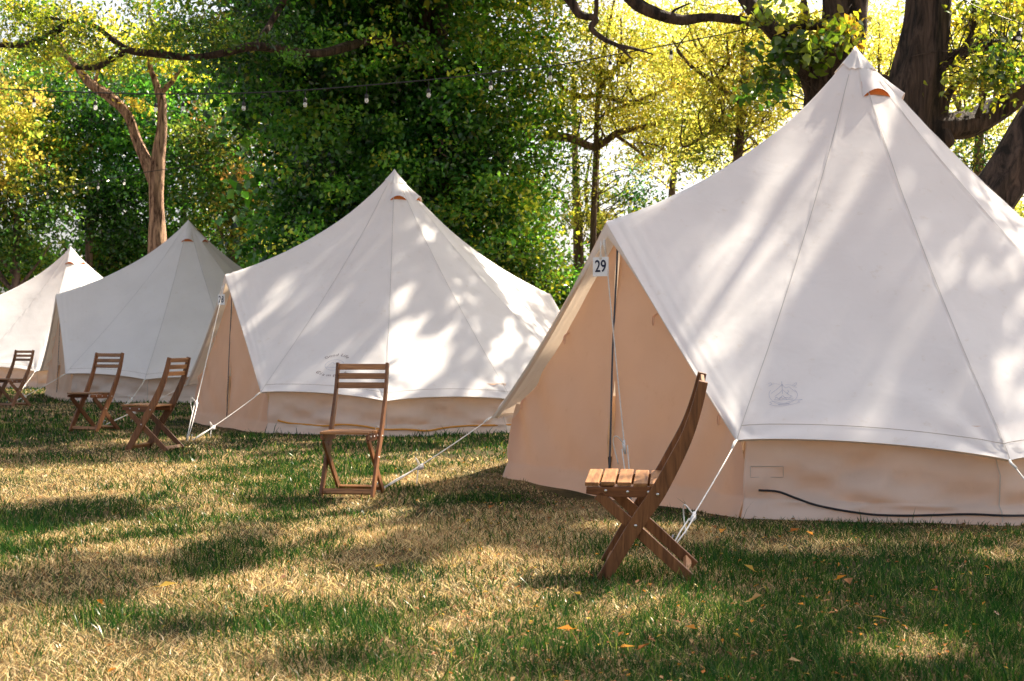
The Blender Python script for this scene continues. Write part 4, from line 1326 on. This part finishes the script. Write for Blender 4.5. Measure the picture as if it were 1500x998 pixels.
blob_px(L, 520, -60, 220, 90, D3, 2.4, 3000, 0.13, DARK, **kw)
# loose outer shoots on the open right side, sunlight put into brighter leaf colours
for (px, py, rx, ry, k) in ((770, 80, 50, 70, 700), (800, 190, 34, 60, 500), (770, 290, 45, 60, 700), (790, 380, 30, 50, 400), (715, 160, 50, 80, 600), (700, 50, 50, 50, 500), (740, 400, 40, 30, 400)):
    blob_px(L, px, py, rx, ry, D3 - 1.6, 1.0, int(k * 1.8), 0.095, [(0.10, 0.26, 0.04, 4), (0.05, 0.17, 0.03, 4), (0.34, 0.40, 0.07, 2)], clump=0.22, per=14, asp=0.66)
for q in range(80):  # brighter clumps over the front, sun flecks put into leaf colour
    px, py = rng.uniform(400, 800), rng.uniform(10, 400)
    if py > 120 and abs(px - 590) > 180 + 0.1 * py: continue
    blob_px(L, px, py, 12, 9, D3 - 2.4 - 0.8 * rng.random(), 0.3, int(rng.uniform(20, 80)), 0.095, [(0.07, 0.24, 0.035, 5), (0.12, 0.30, 0.05, 3), (0.38, 0.44, 0.07, 1.2)], clump=0.2, per=12, asp=0.66)
# added dark backing leaves behind the stem: stand in for shaded depth, block sky
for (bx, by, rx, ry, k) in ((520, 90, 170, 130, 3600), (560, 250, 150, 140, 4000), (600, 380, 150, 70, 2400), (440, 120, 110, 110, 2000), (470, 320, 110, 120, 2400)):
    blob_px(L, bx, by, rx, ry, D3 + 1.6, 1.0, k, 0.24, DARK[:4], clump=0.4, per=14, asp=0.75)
# sprays hanging off the long bough at the left
for (px, py, rx, ry, k) in ((60, 30, 80, 30, 1500), (40, 75, 55, 22, 900), (110, 60, 60, 28, 900), (210, 55, 50, 22, 700), (150, 95, 40, 16, 400), (300, 50, 60, 26, 1000), (30, 5, 80, 20, 900), (240, 15, 70, 22, 900)):
    blob_px(L, px, py, rx, ry, D3 - 5, 0.7, int(k * 0.8), 0.085, LIME + MIDG[:2] + MIDG[3:4], clump=0.2, per=34, asp=0.42)
for (px, py, rx, ry, k) in ((400, 60, 16, 9, 110), (345, 60, 14, 7, 70), (298, 92, 13, 6, 60), (255, 70, 13, 6, 60), (425, 84, 16, 9, 120)):
    blob_px(L, px, py, rx, ry, D3 - 5.5, 0.25, k, 0.085, DARK[:3] + MIDG[:2], clump=0.09, per=22, asp=0.5)
L.points(OV[far], 0.21, BIG, 0.62)
L.build('crown', M['leaf'], t)

# ---- forked reddish tree at the left ---------------------------------------------------
t = tree('forked_tree', None, 'slender reddish forked tree rising behind the grey shaded tent')
mb = MB(); D4 = 31.0
limb(mb, [ground_pt(232, D4), W(231, 400, D4), W(230, 320, D4), W(229, 270, D4), W(232, 230, D4), W(237, 190, D4), W(237, 150, D4), W(232, 130, D4)], [0.21, 0.185, 0.175, 0.165, 0.13, 0.115, 0.105, 0.09], 20, 9, 0.17, 61)
limb(mb, [W(229, 275, D4), W(216, 240, D4), W(200, 205, D4), W(186, 168, D4 - .2), W(160, 142, D4 - .3), W(132, 122, D4 - .4), W(112, 98, D4 - .4), W(95, 80, D4 - .4)], [0.135, 0.115, 0.115, 0.11, 0.10, 0.085, 0.07, 0.055], 18, 9, 0.16, 63)
limb(mb, [W(234, 140, D4), W(226, 115, D4), W(220, 98, D4), W(221, 78, D4)], [0.09, 0.07, 0.06, 0.05], 12, 6, 0.14, 65)
limb(mb, [W(236, 135, D4), W(252, 120, D4), W(262, 105, D4), W(272, 97, D4), W(300, 98, D4), W(320, 84, D4)], [0.08, 0.06, 0.05, 0.04, 0.03, 0.02], 12, 6, 0.14, 66)
limb(mb, [W(221, 80, D4), W(226, 50, D4), W(218, 10, D4), W(230, -40, D4)], [0.05, 0.045, 0.035, 0.02], 10, 6, 0.12, 168)
limb(mb, [W(96, 82, D4 - .4), W(80, 50, D4 - .4), W(70, 15, D4 - .4), W(50, -30, D4 - .4)], [0.06, 0.05, 0.04, 0.02], 10, 6, 0.12, 169)
limb(mb, [W(318, 85, D4), W(345, 60, D4), W(360, 30, D4)], [0.025, 0.02, 0.01], 8, 6, 0.12, 170)
limb(mb, [W(138, 124, D4 - .3), W(143, 108, D4 - .3), W(150, 92, D4 - .3)], [0.05, 0.035, 0.02], 8, 5, 0.1, 67)
limb(mb, [W(112, 98, D4 - .4), W(98, 108, D4 - .4), W(100, 120, D4 - .4)], [0.03, 0.02, 0.01], 8, 4, 0.1, 68)
mb.build('trunk', M['bark_red'], t)
L = Leaves()
for (px, py, rx, ry, k, pl) in ((60, 40, 80, 50, 1200, LIME), (140, 40, 60, 30, 500, YEL), (210, 158, 14, 8, 130, AUT), (200, 60, 60, 24, 500, LIME), (290, 95, 40, 18, 350, LIME), (222, 60, 40, 30, 700, LIME), (265, 88, 40, 22, 500, LIME), (85, 70, 40, 34, 700, LIME), (155, 80, 40, 22, 450, LIME)):
    blob_px(L, px, py, rx, ry, D4, 0.9, k, 0.10, pl, clump=0.22, per=22)
L.build('crown', M['leaf'], t)

# ---- woodland edge at the left -------------------------------------------------------------
WG = 'trees along the woodland edge'


def bush(name, px, d, label, blobs, mat, trunk_px=None, th=3.0, r=0.14, bark='bark_far', cat='tree', size=0.12, clump=0.34):
    t = tree(name, None, label, cat, WG)
    mb = MB(); b = ground_pt(px, d)
    lean = rng.uniform(-.3, .3)
    limb(mb, [b, b + [lean * .3, 0, th * .35], b + [lean * .6, 0, th * .7], b + [lean, 0.1, th]], [r, r * .8, r * .6, r * .25], 10, 6, 0.11, int(px) % 97)
    for k in range(4):
        a = rng.uniform(0, 6.28); z = th * rng.uniform(.35, .8)
        s0 = b + [lean * z / th, 0, z]
        limb(mb, [s0, s0 + [math.cos(a) * .5, math.sin(a) * .4, .5], s0 + [math.cos(a) * 1.1, math.sin(a) * .9, 1.2]], [r * .4, r * .25, r * .06], 7, 4, 0.1, k)
    mb.build('trunk', M[bark], t)
    L = Leaves()
    for (bx, by, rx, ry, k, pl) in blobs:
        blob_px(L, bx, by, rx, ry, d, max(0.8, 0.75 * min(rx, ry) * d / F), int(k * 1.0), size, pl, clump=clump, per=64, asp=0.65)
        if mat == 'leaf': blob_px(L, bx, by, rx * .8, ry * .8, d + 1.2, 0.8, k // 7, size * 1.8, DARK[:4], clump=clump, per=12, asp=0.75)  # added dark backing leaves, block sky and deepen the shaded gaps
    L.build('crown', M[mat], t)


bush('maple_tree', 345, 38, 'yellow and green mottled tree between the red forked tree and the big dark tree',
     [(345, 250, 85, 110, 5200, AUT + MIDG), (330, 340, 95, 70, 3000, MIDG), (380, 330, 60, 70, 2000, AUT), (300, 220, 60, 70, 1500, MIDG), (420, 200, 60, 90, 2000, MIDG)], 'leaf_y', th=5.5)
bush('maple_tree', 20, 36, 'orange yellow autumn tree at the left photo edge above the sunlit far tent',
     [(10, 240, 50, 90, 3600, AUT), (0, 160, 60, 60, 2000, AUT), (20, 330, 60, 60, 3000, MIDG), (60, 290, 50, 50, 1600, MIDG)], 'leaf_y', th=6)
bush('broadleaf_tree', 130, 38, 'deep green tree behind the far tent, left of the red forked trunk',
     [(120, 200, 110, 110, 6500, DARK + DARK + MIDG), (150, 280, 100, 60, 3500, DARK), (60, 140, 90, 70, 2400, MIDG + DARK), (95, 215, 40, 16, 500, LIME + AUT), (60, 230, 34, 14, 350, LIME + AUT), (190, 190, 70, 90, 3000, DARK), (175, 330, 60, 40, 1500, DARK)], 'leaf', th=6.5)
bush('broadleaf_tree', 270, 40, 'shadowy green tree standing behind the red forked trunk',
     [(270, 160, 110, 110, 6000, MIDG + DARK), (280, 280, 110, 100, 6500, DARK), (200, 370, 90, 50, 2500, DARK), (400, 380, 90, 70, 3500, DARK)], 'leaf', th=7)
bush('conifer_bush', 40, 40, 'grey green feathery bush low behind the sunlit far tent',
     [(20, 385, 60, 40, 3600, MIDG + DARK), (90, 398, 40, 14, 1200, MIDG), (165, 375, 60, 40, 3400, DARK + MIDG), (215, 390, 50, 30, 1500, DARK)], 'leaf', th=2.2, cat='bush')
bush('maple_tree', 150, 43, 'tall yellow green tree top far behind at the upper left',
     [(110, 105, 110, 50, 2600, LIME + MIDG), (310, 90, 110, 60, 3000, MIDG + LIME), (40, 110, 70, 50, 1800, YEL + LIME), (220, 135, 80, 34, 1800, MIDG)], 'leaf_y', th=8, size=0.14)

# ---- yellow back-lit trees at the right -----------------------------------------------------
def locust(px, d, label, th, trunk, boughs, blobs, size=0.085, seed=0):
    t = tree('honey_locust', None, label, 'tree', 'yellow trees behind the largest tent')
    mb = MB()
    limb(mb, [ground_pt(trunk[0][0], d)] + [W(a, b, d) for a, b in trunk], [0.19 * th, 0.15 * th, 0.12 * th, 0.05 * th], 12, 8, 0.12, seed)
    for k, bo in enumerate(boughs):
        limb(mb, [W(a, b, d + rng.uniform(-.3, .3)) for a, b in bo[0]], bo[1], 8, 6, 0.1, seed + k + 1)
    L = Leaves()
    for (bx, by, rx, ry, k, pl) in blobs:
        blob_px(L, bx, by, rx, ry, d, max(0.7, 0.6 * min(rx, ry) * d / F), k, size, pl, clump=0.26, per=30, asp=0.42, var=0.3)
    st = np.concatenate([catmull(np.array([W(a, b, d) for a, b in trunk]), 6)] + [catmull(np.array([W(a, b, d) for a, b in bo[0]]), 4) for bo in boughs])
    twigs(mb, L, st, 48, 0.022, seed + 40)
    mb.build('trunk', M['bark_far'], t)
    L.build('crown', M['leaf_y'], t)


locust(905, 27, 'yellow locust with long curved low bough left of the largest tent', 0.40,
       [(868, 400), (872, 250), (878, 120), (900, 0)],
       [([(798, 198), (835, 203), (872, 215), (905, 195), (945, 186), (985, 178), (1020, 188)], [0.09, 0.085, 0.075, 0.065, 0.05, 0.035, 0.015]),
        ([(812, 120), (845, 141), (880, 140), (920, 150), (965, 135), (1000, 118), (1040, 90)], [0.04, 0.045, 0.045, 0.04, 0.035, 0.03, 0.012]),
        ([(902, 198), (930, 218), (948, 234)], [0.04, 0.03, 0.012]), ([(940, 150), (900, 160), (870, 178)], [0.04, 0.03, 0.01]), ([(875, 150), (885, 120), (910, 95)], [0.05, 0.04, 0.015])],
       [(930, 110, 130, 55, 5200, YEL), (900, 160, 105, 34, 3300, YEL), (985, 190, 80, 36, 2400, YEL), (860, 80, 60, 60, 1800, LIME + YEL), (1000, 60, 90, 50, 2400, YEL), (960, 240, 50, 22, 650, YEL), (890, 20, 110, 40, 2200, YEL), (850, 250, 30, 50, 600, LIME)], seed=70)
locust(1080, 24, 'yellow locust filling the space left of the largest tent peak', 0.6,
       [(1075, 400), (1080, 250), (1090, 120), (1085, 20)],
       [([(1085, 150), (1045, 120), (1010, 95), (985, 60)], [0.06, 0.045, 0.03, 0.01]), ([(1088, 120), (1130, 90), (1160, 40)], [0.06, 0.04, 0.012]), ([(1020, 70), (1050, 95), (1075, 105)], [0.012, 0.02, 0.03]), ([(1082, 190), (1040, 195), (1000, 215), (1000, 170)], [0.04, 0.03, 0.02, 0.008])],
       [(1070, 110, 100, 60, 4200, YEL), (1110, 160, 70, 50, 2400, YEL), (1030, 190, 60, 44, 1700, YEL + LIME), (1120, 50, 80, 46, 2400, YEL), (1010, 240, 44, 26, 550, LIME), (1160, 100, 50, 40, 1200, LIME + YEL), (1060, 20, 80, 34, 1500, YEL)], seed=80)
locust(1420, 25, 'yellow locust behind the thick dark trunk at the upper right', 0.6,
       [(1425, 400), (1430, 260), (1440, 120), (1440, 0)],
       [([(1435, 200), (1400, 150), (1390, 90)], [0.06, 0.04, 0.012]), ([(1436, 180), (1470, 120), (1500, 70)], [0.06, 0.04, 0.012]), ([(1278, 120), (1310, 100), (1330, 60)], [0.02, 0.03, 0.012])],
       [(1420, 90, 100, 70, 4600, YEL), (1450, 210, 90, 50, 2700, YEL + LIME), (1310, 60, 60, 60, 1900, YEL), (1470, 20, 80, 40, 2000, YEL), (1400, 220, 40, 40, 800, DARK), (1290, 140, 30, 30, 500, YEL), (1480, 290, 60, 50, 1800, YEL), (1500, 340, 40, 30, 500, DARK), (1550, 120, 60, 120, 2000, YEL)], seed=90)
locust(985, 33, 'slim pale trunked tree far behind, left slope of the largest tent', 0.6,
       [(984, 400), (984, 290), (988, 240), (996, 120)], [([(986, 250), (1010, 220), (1040, 210)], [0.05, 0.03, 0.01])],
       [(1000, 120, 110, 70, 3000, YEL), (1040, 220, 60, 30, 900, YEL), (920, 200, 60, 50, 900, LIME)], seed=100, size=0.1)
locust(846, 35, 'thin grey trunk with sparse yellow leaves in the bright gap beside the dark tree', 0.85,
       [(848, 420), (846, 330), (843, 250), (840, 100)], [([(875, 420), (874, 340), (872, 270), (878, 200)], [0.13, 0.11, 0.09, 0.05]), ([(862, 330), (858, 270), (868, 220)], [0.05, 0.04, 0.02]), ([(846, 330), (830, 300), (815, 290)], [0.05, 0.03, 0.01])],
       [(870, 325, 40, 26, 900, AUT + YEL), (838, 300, 34, 40, 800, LIME), (890, 280, 34, 26, 500, LIME), (925, 260, 28, 40, 450, DARK), (860, 400, 40, 26, 700, LIME), (935, 290, 28, 20, 250, DARK)], seed=110, size=0.11)
locust(1230, 38, 'pale yellow tree far behind the peak of the largest tent', 0.7,
       [(1230, 400), (1230, 250), (1235, 120), (1240, 0)], [([(1233, 180), (1200, 120), (1180, 60)], [0.06, 0.04, 0.012])],
       [(1180, 60, 150, 80, 5000, YEL), (1100, 200, 120, 60, 2600, YEL), (1330, 100, 110, 90, 4000, YEL), (1460, 150, 110, 120, 4000, YEL), (950, 40, 120, 60, 2600, YEL)], seed=120, size=0.115)
bush('broadleaf_bush', 815, 31, 'dark low bush between the number 28 and number 29 tents', [(815, 425, 46, 30, 2600, DARK + MIDG), (850, 440, 50, 30, 2200, DARK)], 'leaf', th=1.6, cat='bush', size=0.10, clump=0.25)
bush('broadleaf_bush', 950, 36, 'green shrub behind the left edge of the largest tent', [(940, 330, 50, 26, 700, LIME), (900, 380, 50, 30, 900, MIDG)], 'leaf', th=2.6, cat='bush')

# far wood closing the view low down
n = 26000
ang = rng.uniform(-0.55, 0.55, n); dd = rng.uniform(62, 80, n)
hmax = 2.2 + 3.0 * fbm(ang * 30, dd * 0, 131, 3)
L = Leaves(); L.points(np.stack([dd * np.tan(ang), dd, hmax * rng.random(n) ** 0.8], 1), 0.55, MIDG, 0.7)
o = L.build('far_wood', M['leaf'], None); tag(o, 'low far-off wood closing the view behind the trees', 'wood', kind='stuff')


# ------------------------------------------------------------------ string lights
def bulb_meshes():
    g = MB(); prof = [(0.0, -0.102), (0.014, -0.099), (0.023, -0.088), (0.026, -0.073), (0.024, -0.056), (0.018, -0.040), (0.014, -0.028)]
    a = np.linspace(0, 2 * np.pi, 12, endpoint=False)
    P = np.array([[(r * math.cos(t), r * math.sin(t), z) for r, z in prof] for t in a]); g.grid(P, 0, closed=True)
    s = MB(); prof = [(0.0, 0.03), (0.006, 0.03), (0.008, 0.012), (0.022, 0.008), (0.023, -0.035), (0.018, -0.04), (0.0, -0.034)]
    P = np.array([[(r * math.cos(t), r * math.sin(t), z) for r, z in prof] for t in a]); s.grid(P, 0, closed=True)
    return g, s


GB, SB = bulb_meshes(); bulb0 = sock0 = None


def string_light(pix, d, bulbs, label, r=0.008, drop=0.10):
    global bulb0, sock0
    o = empty('string_light', (0, 0, 0), 0, label=label, cat='string lights', group='festoon lights strung through the trees')
    pts = catmull(np.array([W(a, b, d) for a, b in pix]), 6)
    m = MB(); m.tube(pts, r, 6)
    for (px, py) in bulbs:
        p = W(px, py, d)
        cz = np.interp(p[0], pts[:, 0], pts[:, 2])
        m.tube(np.array([(p[0], d, cz), (p[0] + 0.003, d, p[2] + 0.075)]), 0.005, 5)
    m.build('cable', M['socket'], o)
    for (px, py) in bulbs:
        p = W(px, py, d) + np.array([0, 0, 0.055])
        if bulb0 is None:
            b = GB.build('bulb', M['bulb'], o); s_ = SB.build('socket', M['socket'], b); bulb0, sock0 = b, s_
        else:
            b = bulb0.copy(); link(b, o); s_ = sock0.copy(); link(s_, b)
        b.location = p


string_light([(-120, 122), (0, 130), (140, 136), (250, 138), (400, 135), (540, 125), (640, 116), (720, 107), (827, 94), (892, 82), (1000, 62), (1102, 41), (1200, 17), (1240, 8)], 18.0,
             [(50, 152), (140, 156), (228, 159), (268, 138 + 20), (357, 157), (447, 152), (537, 146), (628, 138), (719, 127), (806, 113), (894, 97), (983, 82), (1238, 26)],
             'long string of clear bulbs crossing the trees above the tents')
string_light([(-60, 312), (0, 298), (70, 280), (140, 266), (230, 250), (330, 238)], 29.5, [(70, 288), (108, 281), (144, 274), (182, 268)],
             'distant string of bulbs hanging low in the shadow left of the red forked trunk')
string_light([(1395, -12), (1430, 10), (1470, 26), (1530, 45), (1600, 60)], 14.0, [(1492, 56), (1565, 72)], 'pale wire with a bulb at the upper right photo corner', 0.005)
